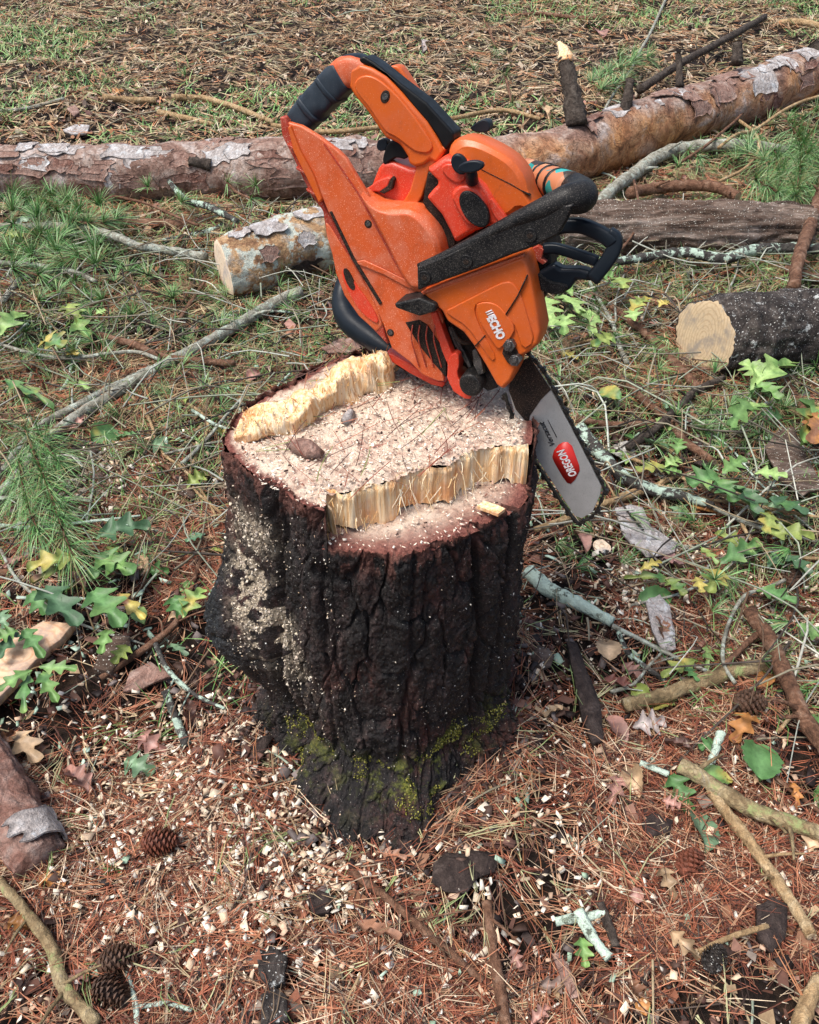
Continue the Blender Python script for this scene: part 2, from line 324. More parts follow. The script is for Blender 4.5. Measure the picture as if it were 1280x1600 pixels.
# ------------------------------------------------------------------ the stump
T0 = .61; ZL = .55
def make_stump():
    root = empty('tree_stump', (STC[0], STC[1], 0), 'thick dark barked pine stump with freshly sawn stepped top and torn pale fibres', 'tree stump')
    rim = [(345, 690, T0), (352, 665, T0), (405, 622, T0), (470, 588, T0), (530, 556, T0), (600, 548, T0), (660, 552, T0), (720, 562, T0), (775, 582, T0), (815, 608, T0), (834, 650, T0), (832, 700, T0),
           (836, 760, ZL), (815, 790, ZL), (760, 818, ZL), (703, 846, ZL), (620, 868, ZL), (529, 858, ZL), (478, 838, .56), (440, 790, .58), (388, 742, .60)]
    pts = np.array([on_z(*p)[:2] for p in rim]) - STC
    an = np.arctan2(pts[:, 1], pts[:, 0]); rr = np.hypot(pts[:, 0], pts[:, 1]); o = np.argsort(an); an, rr = an[o], rr[o]
    def Rtop(ph): return np.interp((ph + np.pi) % (2 * np.pi) - np.pi, np.r_[an[-1] - 2 * np.pi, an, an[0] + 2 * np.pi], np.r_[rr[-1], rr, rr[0]])
    # wall line (top edge of the torn step) and the hinge line
    wall = np.array([on_z(x, y, T0)[:2] for x, y in [(508, 790), (512, 770), (540, 766), (580, 757), (620, 746), (650, 735), (674, 727), (703, 727), (722, 712), (744, 700), (775, 696), (804, 693), (826, 692)]])
    wdir_x = wall[:, 0]
    def wall_y(x): return np.interp(x, wall[:, 0], wall[:, 1])
    # body -------------------------------------------------------
    phf = np.linspace(-np.pi * 1.08, np.pi * .08, 620); phb = np.linspace(np.pi * .08, np.pi * .92, 120)[1:-1]
    ph = np.r_[phf, phb]; nph = len(ph); R0 = Rtop(ph)
    k = np.ones(9) / 9; R0 = np.convolve(np.r_[R0[-4:], R0, R0[:4]], k, 'valid')
    cx, sx = np.cos(ph), np.sin(ph); wx = STC[0] + R0 * cx; wy = STC[1] + R0 * sx
    low = (wy < wall_y(wx) + .0) & (wx > wall[0, 0] - .002) & (sx < .2)
    lump = np.exp(-((wx - wall[0, 0] + .03) / .035) ** 2) * (sx < 0)
    zr = np.where(low, ZL + .002, T0 + .003); zr = np.where((wx < wall[0, 0]) & (sx < 0), T0 + .0 , zr)
    zr = zr + .003 * vn(ph * 60, 0, 0, 4) + .0015 * vn(ph * 200, 0, 0, 5)
    nz_ = 255; tz = np.linspace(0, 1, nz_)[:, None]; Z = -.05 + tz * (zr[None] + .05); PH = np.broadcast_to(ph, Z.shape); R = np.broadcast_to(R0, Z.shape).copy()
    C_, S_ = np.cos(PH), np.sin(PH)
    dph = lambda c: (PH - c + np.pi) % (2 * np.pi) - np.pi
    # waist, root flare, burl
    R = R * (1 - .035 * np.exp(-((Z - .14) / .09) ** 2)) + .018 * np.exp(-Z / .05)
    for c, w, a in ((-1.40, .16, .075), (-1.62, .33, .085), (-1.86, .18, .06), (-1.15, .16, .02), (-2.15, .14, .06), (-.55, .25, .045), (-2.7, .3, .03), (.3, .3, .05), (1.2, .4, .05), (2.2, .4, .05)):
        R = R + a * np.exp(-np.abs(dph(c) / w) ** 3) * np.exp(-(np.clip(Z + .01, 0, 1) / .075) ** 1.3)
    R = R - .022 * np.exp(-((Z - .09) / .045) ** 2) * np.exp(-(dph(-1.75) / .8) ** 2)
    bz = np.where(Z > .245, .14, .085); burl = np.exp(-((Z - .245) / bz) ** 2) * np.exp(-(dph(-2.95) / .52) ** 2)
    R = R + .072 * burl + .012 * burl * fbm(C_ * 9, S_ * 9, Z * 12, 3, 8)
    # long grooves beside the burl and on the right
    for c, dz, w, a in ((-2.42, .35, .035, .016), (-2.32, -.2, .022, .010), (-.80, -.30, .03, .020), (-.62, .15, .022, .014), (-1.95, .1, .02, .006), (-.35, .1, .03, .012), (-1.38, .2, .018, .006)):
        cc = c + dz * (Z - .3) + .04 * vn(Z * 9, c, 0, 3); R = R - a * np.exp(-(((PH - cc + np.pi) % (2 * np.pi) - np.pi) / w) ** 2) * sstep(.05, .15, Z)
    u, v_ = C_ * .2, S_ * .2
    arc = PH * .215; wpx = .018 * vn(PH * 4, 0, Z * 9, 1) + .006 * vn(PH * 22, 0, Z * 40, 2); wpz = .03 * vn(PH * 5, 3, Z * 6, 4) + .008 * vn(PH * 25, 0, Z * 30, 5)
    g1, c1 = worley((arc + wpx) / .046, (Z + wpz) / .135, 3); g2, c2 = worley((arc + wpx * 1.3) / .017, (Z + wpz) / .030, 9); g3, c3 = worley((arc + wpx) / .0085, (Z + wpz * .6) / .011, 14)
    qf = fbm(u * 30 + 2, v_ * 30, Z * 13, 4, 77) * 6; lay = np.floor(qf) + sstep(0, .22, qf - np.floor(qf))
    crack = (1 - g1 / .11).clip(0, 1) * (.45 + .55 * sstep(-.1, .5, vn(PH * 6, 1, Z * 10, 6)))
    R = R + .0020 * lay + .006 * (c1 - .5) + .0034 * (c2 - .5) + .0016 * (c3 - .5) - .0105 * crack ** .7 - .0016 * (1 - g2 / .14).clip(0, 1) - .0008 * (1 - g3 / .2).clip(0, 1) + .0022 * fbm(u * 130, v_ * 130, Z * 120, 3, 31) + .0012 * fbm(u * 400, v_ * 400, Z * 400, 2, 41)
    low_z = np.exp(-((Z - .12) / .09) ** 2); R = R + low_z * .009 * fbm(u * 45, v_ * 45, Z * 60, 4, 51)
    lowm = sstep(.13, .03, Z); g4, c4 = worley((arc + wpx) / .030, (R - R0[None]) / .035 + .3 * vn(PH * 9, 0, 0), 33); R = R + lowm * (.012 * (c4 - .5) - .012 * (1 - g4 / .15).clip(0, 1) + .014 * fbm(C_ * R * 28, S_ * R * 28, Z * 10, 4, 35))
    Z = Z + lowm * .006 * fbm(C_ * R * 60, S_ * R * 60, 0, 3, 36) * (Z > 0)
    X = STC[0] + R * C_; Y = STC[1] + R * S_
    V = np.stack([X, Y, Z], -1).reshape(-1, 3); i = np.arange(nz_ * nph).reshape(nz_, nph); j = np.roll(i, -1, 1)
    Fq = np.stack([i[:-1], j[:-1], j[1:], i[1:]], -1).reshape(-1, 4)
    front = np.exp(-(dph(-1.4) / .85) ** 2)
    moss = (.0 * Z + np.exp(-((Z - .080 - .03 * vn(PH * 5, 0, 0)) / .032) ** 2) * np.exp(-(dph(-1.25) / .50) ** 2) + .5 * np.exp(-((Z - .07) / .05) ** 2) * np.exp(-(dph(-2.3) / .35) ** 2) + .5 * np.exp(-((Z - .12) / .03) ** 2) * np.exp(-(dph(-.6) / .35) ** 2)).clip(0, 1)
    dust = (1.6 * np.exp(-((Z - .365 + .30 * (PH + 2.55)) / .070) ** 2) * np.exp(-(dph(-2.55) / .24) ** 2) * (fbm(u * 55, v_ * 55, Z * 55, 4, 61) > -.06)
            + .6 * np.exp(-((Z - .50) / .03) ** 2) * np.exp(-(dph(-2.6) / .2) ** 2)).clip(0, 1)
    bl = (burl * 1.6 * sstep(-2.55, -2.95, PH) * (fbm(u * 20, v_ * 20, Z * 20, 3, 64) > -.35)).clip(0, 1)
    fr = (sstep(.012, .002, zr[None] - Z) + .7 * sstep(.055, .02, zr[None] - Z) * (fbm(u * 70, v_ * 70, Z * 20, 3, 71) > .08)).clip(0, 1)
    mesh('bark', V, Fq, 'bark', root, root.location, attrs={'moss': moss, 'dust': dust, 'burl': bl, 'fresh': fr})
    # ledge (lower cut) -------------------------------------------
    def disc(name, z0, keep, sc=.0035, seed=0, shrink=.0, band=.03):
        g = np.arange(-.27, .30, sc); xx, yy = np.meshgrid(g, g); r = np.hypot(xx, yy); p = np.arctan2(yy, xx)
        Rr = np.interp((p + np.pi) % (2 * np.pi) - np.pi, np.sort((ph + np.pi) % (2 * np.pi) - np.pi), R0[np.argsort((ph + np.pi) % (2 * np.pi) - np.pi)]) - .004
        f = np.minimum(1, Rr / (r + 1e-9)); X = STC[0] + xx * f; Y = STC[1] + yy * f
        inside = (r < Rr + sc * 1.2) & keep(X, Y)
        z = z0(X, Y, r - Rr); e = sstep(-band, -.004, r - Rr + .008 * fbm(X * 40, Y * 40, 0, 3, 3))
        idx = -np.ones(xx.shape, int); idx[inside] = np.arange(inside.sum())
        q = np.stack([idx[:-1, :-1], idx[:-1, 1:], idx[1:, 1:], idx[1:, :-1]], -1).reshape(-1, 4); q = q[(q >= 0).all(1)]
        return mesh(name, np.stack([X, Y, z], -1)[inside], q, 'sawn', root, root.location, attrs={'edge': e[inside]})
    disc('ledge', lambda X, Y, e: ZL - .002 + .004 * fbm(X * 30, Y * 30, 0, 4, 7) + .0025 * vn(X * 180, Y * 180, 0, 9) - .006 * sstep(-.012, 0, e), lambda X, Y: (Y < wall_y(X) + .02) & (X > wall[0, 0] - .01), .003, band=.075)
    rad = lambda X, Y: np.hypot(X - .06, Y - .10)
    disc('cut_surface', lambda X, Y, e: T0 - .004 + .003 * fbm(X * 18, Y * 18, 0, 3, 7) + .003 * fbm(X * 90, Y * 90, 0, 3, 12) + .006 * np.clip(fbm(X * 22, Y * 22, 0, 3, 13), 0, 1) + .0025 * vn(X * 230, Y * 230, 0, 9),
         lambda X, Y: (Y > wall_y(X) - .0005) | (X < wall[0, 0] + .0015), .0026, band=.014)
    # torn wall ----------------------------------------------------
    s = np.linspace(0, 1, 520); wl_ = catmull(wall, 520); tg = np.gradient(wl_, axis=0); tg /= np.linalg.norm(tg, axis=1)[:, None]; nr = np.stack([tg[:, 1], -tg[:, 0]], -1)
    kz = 22; L = np.r_[0, np.cumsum(np.linalg.norm(np.diff(wl_, axis=0), axis=1))]
    tz = np.linspace(0, 1, kz)[:, None]; base_z = ZL - .002 + .006 * vn(L * 40, 0, 0, 2) + .003 * np.tanh(5 * vn(L * 110, 0, 0, 12)) + .012 * sstep(.70, .95, s) * 0
    tpz = T0 - .002 + .001 * vn(L * 300, 0, 0, 5); Zw = base_z[None] + tz * (tpz - base_z)[None]
    off = .002 + .0015 * vn(L[None] * 160, Zw * 7, 0, 8) + .0065 * vn(L[None] * 38, Zw * 9, 0, 9) + .0035 * np.tanh(5 * vn(L[None] * 70, Zw * 14, 0, 19)) + .0006 * vn(L[None] * 520, Zw * 16, 0, 11) + .003 * (1 - tz) - .004 * sstep(.85, 1, tz)
    Pw = wl_[None] + nr[None] * off[..., None]; V = np.concatenate([Pw, Zw[..., None]], -1).reshape(-1, 3)
    i = np.arange(kz * 520).reshape(kz, 520); Fq = np.stack([i[:-1, :-1], i[:-1, 1:], i[1:, 1:], i[1:, :-1]], -1).reshape(-1, 4)
    mesh('torn_step', V, Fq, 'torn', root, root.location)
    # hinge ridge at the back left ----------------------------------
    hin = catmull(np.array([on_z(x, y, T0)[:2] for x, y in [(366, 690), (392, 690), (434, 677), (475, 667), (508, 646), (535, 632), (562, 619), (590, 610), (612, 600), (622, 580)]]), 420)
    tg = np.gradient(hin, axis=0); tg /= np.linalg.norm(tg, axis=1)[:, None]; nl = np.stack([-tg[:, 1], tg[:, 0]], -1)
    L = np.r_[0, np.cumsum(np.linalg.norm(np.diff(hin, axis=0), axis=1))]; s = L / L[-1]
    H = np.interp(s, [0, .08, .2, .45, .7, .9, 1], [.012, .022, .028, .036, .044, .050, .018]); TH = np.interp(s, [0, .3, .8, 1], [.050, .040, .034, .02])
    prof = [(0, 0), (0, .25), (0, .5), (.0, .72), (.0, .9), (.06, 1), (.22, 1), (.4, 1), (.6, 1), (.8, .95), (.95, .9), (1, .8), (1, .4), (1, 0), (1, -1)]
    Vr = []
    for a, h in prof:
        pk = vn(L * 150 + a * 37, a * 5, 0, 3) * .5 + vn(L * 420 + a * 91, a * 9, 0, 4) * .5 + .6 * vn(L * 30, a * 3, 0, 9)
        hh = H * h * (1 + (.10 * pk + .16 * np.tanh(5 * vn(L * 55, a * 2, 3))) * (h > .7)); of = a * TH + .0016 * vn(L * 170, h * 3, a, 5) + .003 * np.tanh(5 * vn(L * 60, h * 2, 0, 15)) + .0012 * vn(L * 500, h * 6, 0, 6) + .004 * vn(L * 35, h * 3, 0, 7)
        Vr.append(np.concatenate([hin + nl * of[:, None], (T0 - .004 + hh)[:, None]], -1))
    V = np.array(Vr); kz = len(prof); i = np.arange(kz * 420).reshape(kz, 420)
    Fq = np.stack([i[:-1, 1:], i[:-1, :-1], i[1:, :-1], i[1:, 1:]], -1).reshape(-1, 4)
    mesh('torn_ridge', V.reshape(-1, 3), Fq, 'torn', root, root.location)
    # loose fibres --------------------------------------------------
    Vf, Ff, Cf = [], [], []
    def fibre(p, d1, ln, w, col, droop=.4, n=5):
        p = np.array(p); d = np.array(d1, float); d /= np.linalg.norm(d); side = np.cross(d, [random.uniform(-1, 1), random.uniform(-1, 1), .3]); side /= np.linalg.norm(side)
        cur = np.array([random.uniform(-1, 1), random.uniform(-1, 1), random.uniform(-1, .4)]) * droop; b = len(Vf)
        for k in range(n + 1):
            t = k / n; q = p + d * ln * t + cur * ln * t * t * .5; ww = w * (1 - .6 * t)
            Vf.extend([q - side * ww, q + side * ww]); Cf.extend([col] * 2)
        for k in range(n): Ff.append([b + 2 * k, b + 2 * k + 1, b + 2 * k + 3, b + 2 * k + 2])
    fc = [(.86, .62, .32), (.92, .76, .5), (.80, .48, .2), (.95, .84, .62)]
    for _ in range(170):
        k = random.randrange(5, 480); z = random.uniform(ZL + .006, T0 - .002); t = tg
        q = wl_[k]; d = (random.uniform(-.5, .5), random.uniform(-.5, -.05), -random.uniform(.4, 1))
        fibre((q[0], q[1] - .004, z), d, random.uniform(.008, .03), random.uniform(.0003, .0009), random.choice(fc), .9)
    for _ in range(520):
        k = random.randrange(4, 415); a = random.random() ** 1.5; q = hin[k] + nl[k] * a * TH[k]; z = T0 + H[k] * random.uniform(.55, 1.0)
        if a < .15: z = T0 + H[k] * random.uniform(.2, 1); 
        fibre((q[0], q[1], z), (random.uniform(-.35, .35), random.uniform(-.4, .3), 1), random.uniform(.003, .012), random.uniform(.0005, .0018), random.choice(fc), .8, 3)
    ob = mesh('loose_fibres', Vf, Ff, 'chip', root, root.location, cols=np.array(Cf)); props(ob, kind='stuff')
    global STSURF; STSURF = (ph, Z, R, moss, dust)
    return root, wall, wl_, hin
STUMP, WALL, WALLC, HINGE = make_stump()
# ------------------------------------------------------------------ the chainsaw
SN = np.array([-0.35163934, -0.93119055, 0.09609337]); SD = np.array([0.48245092, -0.26823233, -0.83384203]); SV = np.cross(SN, SD)
if SV[2] < 0: SV = -SV
SO = CAMP + 1.215 * ray(850, 690); SA = np.stack([SD, SV, SN], 1)      # columns: forward, up, right side of the saw
def uv(px, py, w=0.):
    r = ray(px, py); t = ((SO + SN * w - CAMP) @ SN) / (r @ SN); q = CAMP + t * r - SO
    return float(q @ SD), float(q @ SV)
def wp(u, v, w): return SO + SA @ np.array([u, v, w])
SAW = empty('chainsaw', (SO[0] - .02, SO[1] + .06, T0), 'orange chainsaw standing nose down on the stump with its bar hanging past the edge', 'chainsaw')
def bm_obj(name, bm, mat, parent, bevel=0, seg=2, smooth=True, world=False, base=None, ang=30):
    bmesh.ops.recalc_face_normals(bm, faces=bm.faces)
    if base is None:
        c = np.mean([list(v.co) for v in bm.verts], 0); base = c if world else wp(*c)
    for v in bm.verts:
        p = np.array(v.co) if world else wp(*v.co); v.co = tuple(p - base)
    if not world: bmesh.ops.recalc_face_normals(bm, faces=bm.faces)
    me = bpy.data.meshes.new(name); bm.to_mesh(me); bm.free()
    o = link(name, me, mat, parent, np.asarray(base) - (parent_world(parent) if parent else 0), smooth)
    if bevel:
        m = o.modifiers.new('bevel', 'BEVEL'); m.width = bevel; m.segments = seg; m.limit_method = 'ANGLE'; m.angle_limit = math.radians(ang); m.harden_normals = True
    return o
def smooth_poly(P, n=1):
    P = [np.array(p, float) for p in P]
    for _ in range(n):
        Q = []
        for a, b in zip(P, P[1:] + P[:1]): Q += [a * .75 + b * .25, a * .25 + b * .75]
        P = Q
    return [tuple(p) for p in P]
def shrink(P, f):
    c = np.mean(P, 0); return [tuple(c + (np.array(p) - c) * f) for p in P]
def loft(name, rings, mat, parent=SAW, bevel=.003, seg=2, ang=30, px=True, sm=0, dish=0):
    """rings: list of (w, [(x, y)...]) from the front (large w) to the back, equal counts; px: traced in pixels on that w plane"""
    bm = bmesh.new(); rr = []
    for w, P in rings:
        if px: P = [uv(x, y, w) for x, y in P]
        if sm: P = smooth_poly(P, sm)
        rr.append([bm.verts.new((a, b, w)) for a, b in P])
    for A, B in zip(rr, rr[1:]):
        for i in range(len(A)):
            j = (i + 1) % len(A); bm.faces.new((A[i], A[j], B[j], B[i]))
    bm.faces.new(rr[0]); bm.faces.new(rr[-1][::-1])
    return bm_obj(name, bm, mat, parent, bevel, seg, ang=ang)
def prism(name, P, w1, w0, mat, parent=SAW, bevel=.003, seg=2, sm=0, back=1., holes=None, ang=30):
    Q = [uv(x, y, w1) for x, y in P]
    if sm: Q = smooth_poly(Q, sm)
    B = Q if back == 1. else shrink(Q, back)
    return loft(name, [(w1, Q), (w0, B)], mat, parent, bevel, seg, ang, px=False)
def stube(name, pts, R, mat, parent=SAW, seg=14, n=None, flat=False, bump=0.):
    """pts: (px, py, w)"""
    P = [wp(*uv(x, y, w), w) for x, y, w in pts]
    V, Fq, fr = tube_geo(P, R, seg, n or max(8, len(P) * 6), bump, 60)
    return mesh(name, V, Fq, mat, parent, np.mean(P, 0)), fr
def sdisc(name, px, py, w1, w0, ru, rv, mat, parent=SAW, bevel=.001, n=24, ang=0.):
    u, v = uv(px, py, w1); Q = []
    for t in np.linspace(0, 2 * np.pi, n, endpoint=False):
        a, b = ru * math.cos(t), rv * math.sin(t); Q.append((u + a * math.cos(ang) - b * math.sin(ang), v + a * math.sin(ang) + b * math.cos(ang)))
    return loft(name, [(w1, Q), (w0, Q)], mat, parent, bevel, 2, 40, px=False)
def stext(name, s, px, py, w, size, direction, mat, parent, bold=.0, shear=0., sx=1.):
    """flat print lying on the plane w; direction +1 reads towards the bar tip, -1 the other way round"""
    cu = bpy.data.curves.new(name, 'FONT'); cu.body = s; cu.size = size; cu.align_x = 'CENTER'; cu.align_y = 'CENTER'; cu.offset = bold; cu.shear = shear; cu.extrude = .00015; cu.resolution_u = 3
    ob = bpy.data.objects.new(name, cu); COL.objects.link(ob); dg = bpy.context.evaluated_depsgraph_get(); me = bpy.data.meshes.new_from_object(ob.evaluated_get(dg)); bpy.data.objects.remove(ob)
    u, v = uv(px, py, w); base = wp(u, v, w); sg = direction
    hand = 1 if np.dot(np.cross(SD, SV), SN) > 0 else -1
    for q in me.vertices: q.co = tuple(SA @ np.array([q.co.x * sg * sx, q.co.y * sg * (hand), q.co.z]))
    return link(name, me, mat, parent, base - parent_world(parent), False)

def make_saw():
    # --- guide bar and chain
    bar = [(838, 575), (861, 609), (900, 682), (940, 760), (938, 773), (926, 800), (909, 810), (898, 806), (836, 712), (805, 650), (795, 610), (800, 580)]
    b = prism('guide_bar', bar, .0022, -.0022, 'steel', bevel=.0006)
    prism('oily_bar_end', [(828, 558), (861, 609), (845, 625), (828, 650), (826, 664), (806, 640), (795, 610), (800, 570)], .0034, .0024, 'grime_shade', b, bevel=.0003)
    ring = [uv(x, y, 0) for x, y in [(822, 545), (848, 575), (866, 605), (904, 678), (944, 757), (943, 776), (930, 804), (911, 815), (895, 811), (832, 716), (800, 652), (785, 610)]]
    rc = catmull(np.array([(a, b2, 0) for a, b2 in ring]), 420)[:, :2]; L = np.r_[0, np.cumsum(np.hypot(*np.diff(rc, axis=0).T))]
    cc = rc.mean(0); ch = None
    def at(s):
        p = np.array([np.interp(s, L, rc[:, 0]), np.interp(s, L, rc[:, 1])]); q = np.array([np.interp(s + .002, L, rc[:, 0]), np.interp(s + .002, L, rc[:, 1])]); t = q - p; t /= np.linalg.norm(t) + 1e-9
        n = np.array([t[1], -t[0]]); n = n if n @ (p - cc) > 0 else -n; return p, t, n
    ch = empty('saw_chain', wp(ring[4][0], ring[4][1], 0) - parent_world(SAW)); ch.parent = SAW
    pitch = .0088; k = 0; s = .004; cache = []
    while s < L[-1] - .006:
        p, t, n = at(s); bm = bmesh.new()
        cut = (k % 4 == 0); wd = .0036
        if cut: prof = [(-.0042, -.0035), (.0046, -.0035), (.0046, .0005), (.0030, .0032), (.0012, .0006), (-.0002, .0040), (-.0042, .0028)]
        elif k % 2: prof = [(-.0046, -.0030), (.0046, -.0030), (.0040, .0006), (.0014, -.0004), (0, -.0009), (-.0014, -.0004), (-.0040, .0006)]
        else: prof = [(-.0038, -.0038), (.0038, -.0038), (.0030, .0010), (.0008, .0018), (-.0008, .0018), (-.0030, .0010), (-.0038, 0)]
        z1, z0 = (wd, -wd) if (cut or k % 2) else (.0022, -.0022)
        A = [bm.verts.new((*(p + t * a + n * b_), z1)) for a, b_ in prof]; B = [bm.verts.new((*(p + t * a + n * b_), z0)) for a, b_ in prof]
        for i in range(len(A)): j = (i + 1) % len(A); bm.faces.new((A[i], A[j], B[j], B[i]))
        bm.faces.new(A); bm.faces.new(B[::-1])
        bm_obj('cutter' if cut else 'chain_link', bm, 'chain', ch, 0, smooth=False); s += pitch * .98; k += 1
    # badge and prints on the bar (they read towards the body)
    bd = [(880, 691), (887, 691), (894, 697), (905, 727), (906, 735), (899, 749), (892, 756), (886, 754), (880, 746), (866, 722), (863, 714), (866, 704), (873, 695)]
    rb = prism('red_badge', bd, .0030, .0024, 'print_red', b, bevel=0)
    stext('lettering', 'OREGON', 886.5, 723.5, .0034, .0172, -1, 'print_white', rb, .0005, 0, .62)
    stext('lettering', 'Versacut', 855.5, 679, .0030, .0120, -1, 'print_black', b, .0001, .3, .95)
    prism('print_line', [(855.5, 656), (856.5, 655.6), (870.5, 683), (869.5, 683.6)], .0029, .0024, 'print_black', b, bevel=0)

    # --- engine block (dark) filling the inside
    prism('engine_block', [(640, 330), (700, 300), (760, 300), (850, 350), (862, 420), (835, 470), (800, 540), (775, 590), (752, 596), (700, 560), (660, 500), (640, 430)], .002, -.12, 'grime_shade', bevel=.01, back=.9)
    # --- clutch cover
    cov = [(657, 457), (700, 440), (760, 418), (818, 397), (824, 407), (832, 440), (841, 485), (847, 517), (842, 539), (826, 552), (813, 560), (806, 582), (798, 598), (785, 611), (776, 604), (758, 572), (739, 541), (722, 519), (697, 502), (688, 485), (680, 478)]
    cw = .050; Q = [uv(x, y, cw) for x, y in cov]; c0 = np.mean(Q, 0)
    bm_c = loft('clutch_cover', [(cw, shrink(Q, .955)), (cw - .008, Q), (.005, shrink(Q, 1.0))], 'orange', bevel=.0035, seg=3, px=False)
    # raised contour and badge panel
    prism('raised_panel', [(712, 478), (760, 453), (792, 438), (806, 446), (816, 466), (826, 500), (836, 535), (816, 548), (806, 512), (796, 500), (788, 492), (775, 478), (762, 472), (745, 474), (741, 486), (750, 512), (762, 534), (776, 560), (768, 566), (744, 530), (726, 508), (706, 496), (694, 486)], cw + .0022, cw - .003, 'orange', bm_c, bevel=.0018, sm=1)
    bdg = prism('badge_panel', [(743, 477), (750, 473), (764, 472), (778, 477), (790, 490), (806, 513), (797, 530), (784, 543), (778, 546), (769, 534), (757, 516), (747, 497)], cw + .0035, cw - .003, 'orange', bm_c, bevel=.0015, sm=1)
    w_ = cw + .0042
    for k in range(3): prism('print_stripe', [(758.2 + k * 3.0, 487.0 + k * -.6 + k * 1.3), (760.0 + k * 3.0, 486.2 + k * .7), (765.5 + k * 3.0, 497.8 + k * .7), (763.7 + k * 3.0, 498.6 + k * .7)], w_, w_ - .0006, 'print_white', bdg, bevel=0) if False else None
    for k in range(3): prism('print_stripe', [(758.5 + k * 2.0, 487.8 + k * 3.2), (768.5 + k * 2.0, 483.8 + k * 3.2), (769.4 + k * 2.0, 485.8 + k * 3.2), (759.4 + k * 2.0, 489.8 + k * 3.2)], w_, w_ - .0006, 'print_white', bdg, bevel=0)
    stext('lettering', 'ECHO', 775, 512, w_, .0165, 1, 'print_white', bdg, .0009, 0, .72)
    prism('seam_line', [(789.5, 491), (808, 462), (823, 430), (824, 432), (809.5, 463), (791, 492.5)], cw + .0042, cw - .002, 'grime_shade', bm_c, bevel=0)
    prism('seam_line', [(741, 541), (757, 524), (758, 525), (742, 542.5)], cw + .0030, cw - .002, 'grime_shade', bm_c, bevel=0)
    prism('nut_recess', [(782, 548), (800, 535), (812, 556), (800, 572), (792, 566)], cw + .0026, cw - .004, 'grime_shade', bm_c, bevel=.001, sm=1)
    for x, y in ((795, 541), (804, 564)):
        nt = sdisc('bar_nut', x, y, cw + .010, cw - .004, .0085, .0085, 'metal_dark', bm_c, .001, 6); sdisc('stud', x - 1, y - 1, cw + .014, cw + .009, .0042, .0042, 'metal_dark', nt, .001, 14)
    for a in range(5): prism('cooling_fin', [(700 + a * 5, 512 + a * 9), (704 + a * 5, 510 + a * 9), (716 + a * 5, 540 + a * 8), (712 + a * 5, 543 + a * 8)], .012, -.01, 'metal_dark', SAW, bevel=.0006)
    prism('cover_lip', [(657, 457), (700, 440), (760, 418), (818, 397), (820, 401), (762, 423), (702, 445), (662, 461)], cw + .0012, cw - .006, 'orange_dusty', bm_c, bevel=.0012)
    # --- rear housing: broad side plate with the guard foot
    plate = [(448, 190), (470, 196), (497, 212), (527, 234), (541, 248), (549, 262), (570, 297), (586, 324), (604, 360), (626, 403), (643, 437), (650, 448), (657, 460), (683, 478), (692, 500), (690, 560), (694, 597), (683, 596), (660, 586), (640, 566), (612, 545), (598, 507), (583, 470), (551, 403), (512, 331), (488, 276), (466, 236)]
    pl = prism('rear_side_plate', plate, .018, .008, 'orange_dusty', bevel=.003)
    prism('plate_rib', [(556, 408), (568, 406), (600, 420), (640, 440), (648, 452), (640, 452), (600, 430), (560, 414)], .021, .017, 'orange_dusty', pl, bevel=.002)
    for x, y in ((575, 350), (668, 470), (610, 520)):
        q = sdisc('housing_screw', x, y, .0188, .016, .0055, .0055, 'grime_shade', pl, .0008, 18); sdisc('screw_head', x, y, .0196, .018, .0036, .0036, 'metal_dark', q, .0005, 6)
    prism('moulded_line', [(505, 225), (507, 224), (560, 300), (618, 408), (640, 446), (638, 447), (616, 410), (558, 302)], .0190, .016, 'red_dark', pl, bevel=.0003)
    # channelled under face running along the guard foot
    foot = [(436, 182), (444, 182), (450, 192), (466, 236), (488, 276), (512, 331), (551, 403), (583, 470), (598, 507), (606, 540), (592, 525), (560, 492), (540, 462), (527, 432), (520, 400), (509, 365), (504, 330), (485, 305), (458, 248), (440, 212)]
    fo = prism('guard_foot', foot, .012, -.050, 'red_dark', bevel=.003)
    prism('foot_groove', [(514, 331), (518, 330), (553, 402), (597, 474), (593, 477), (549, 405)], .0200, .011, 'grime_shade', pl, bevel=.001)
    prism('foot_rib', [(449, 198), (453, 196), (468, 234), (490, 275), (503, 312), (498, 318), (482, 285), (458, 236)], .0225, .008, 'orange', fo, bevel=.002)
    for a, b_, c in ((456, 226, 8), (470, 262, 9), (486, 296, 9)): prism('web', [(a - 8, b_ - 2), (a + c, b_ + 8), (a + c, b_ + 12), (a - 7, b_ + 3)], .0205, .006, 'red_dark', fo, bevel=.001)
    # lower face with slot
    lf = prism('lower_housing', [(507, 345), (515, 352), (551, 410), (590, 478), (598, 510), (588, 520), (560, 495), (537, 462), (524, 428), (518, 398), (509, 368)], .014, -.055, 'orange_dusty', bevel=.004)
    prism('slot', [(535, 420), (541, 420), (552, 440), (575, 470), (592, 500), (588, 507), (562, 487), (544, 456), (534, 432)], .0165, .012, 'red_orange', lf, bevel=.001, sm=1)
    prism('slot_shadow', [(535, 420), (542, 420), (551, 436), (556, 452), (549, 454), (540, 440)], .0172, .013, 'grime_shade', lf, bevel=.0005, sm=1)  # dark inset colours in the shade inside the slot, no dirt here
    # triangle opening in the lower part of the plate
    tri = prism('vent_opening', [(633, 504), (655, 500), (668, 508), (676, 520), (692, 545), (697, 560), (697, 590), (676, 566), (655, 540)], .0196, .012, 'grime_shade', pl, bevel=.001)
    for x in (645, 656, 668, 680): stube('wire', [(x, 508, .021), (x - 2, 530, .024), (x + 6, 560, .021), (x + 10, 574, .020)], .0011, 'red_dark', tri, 6)
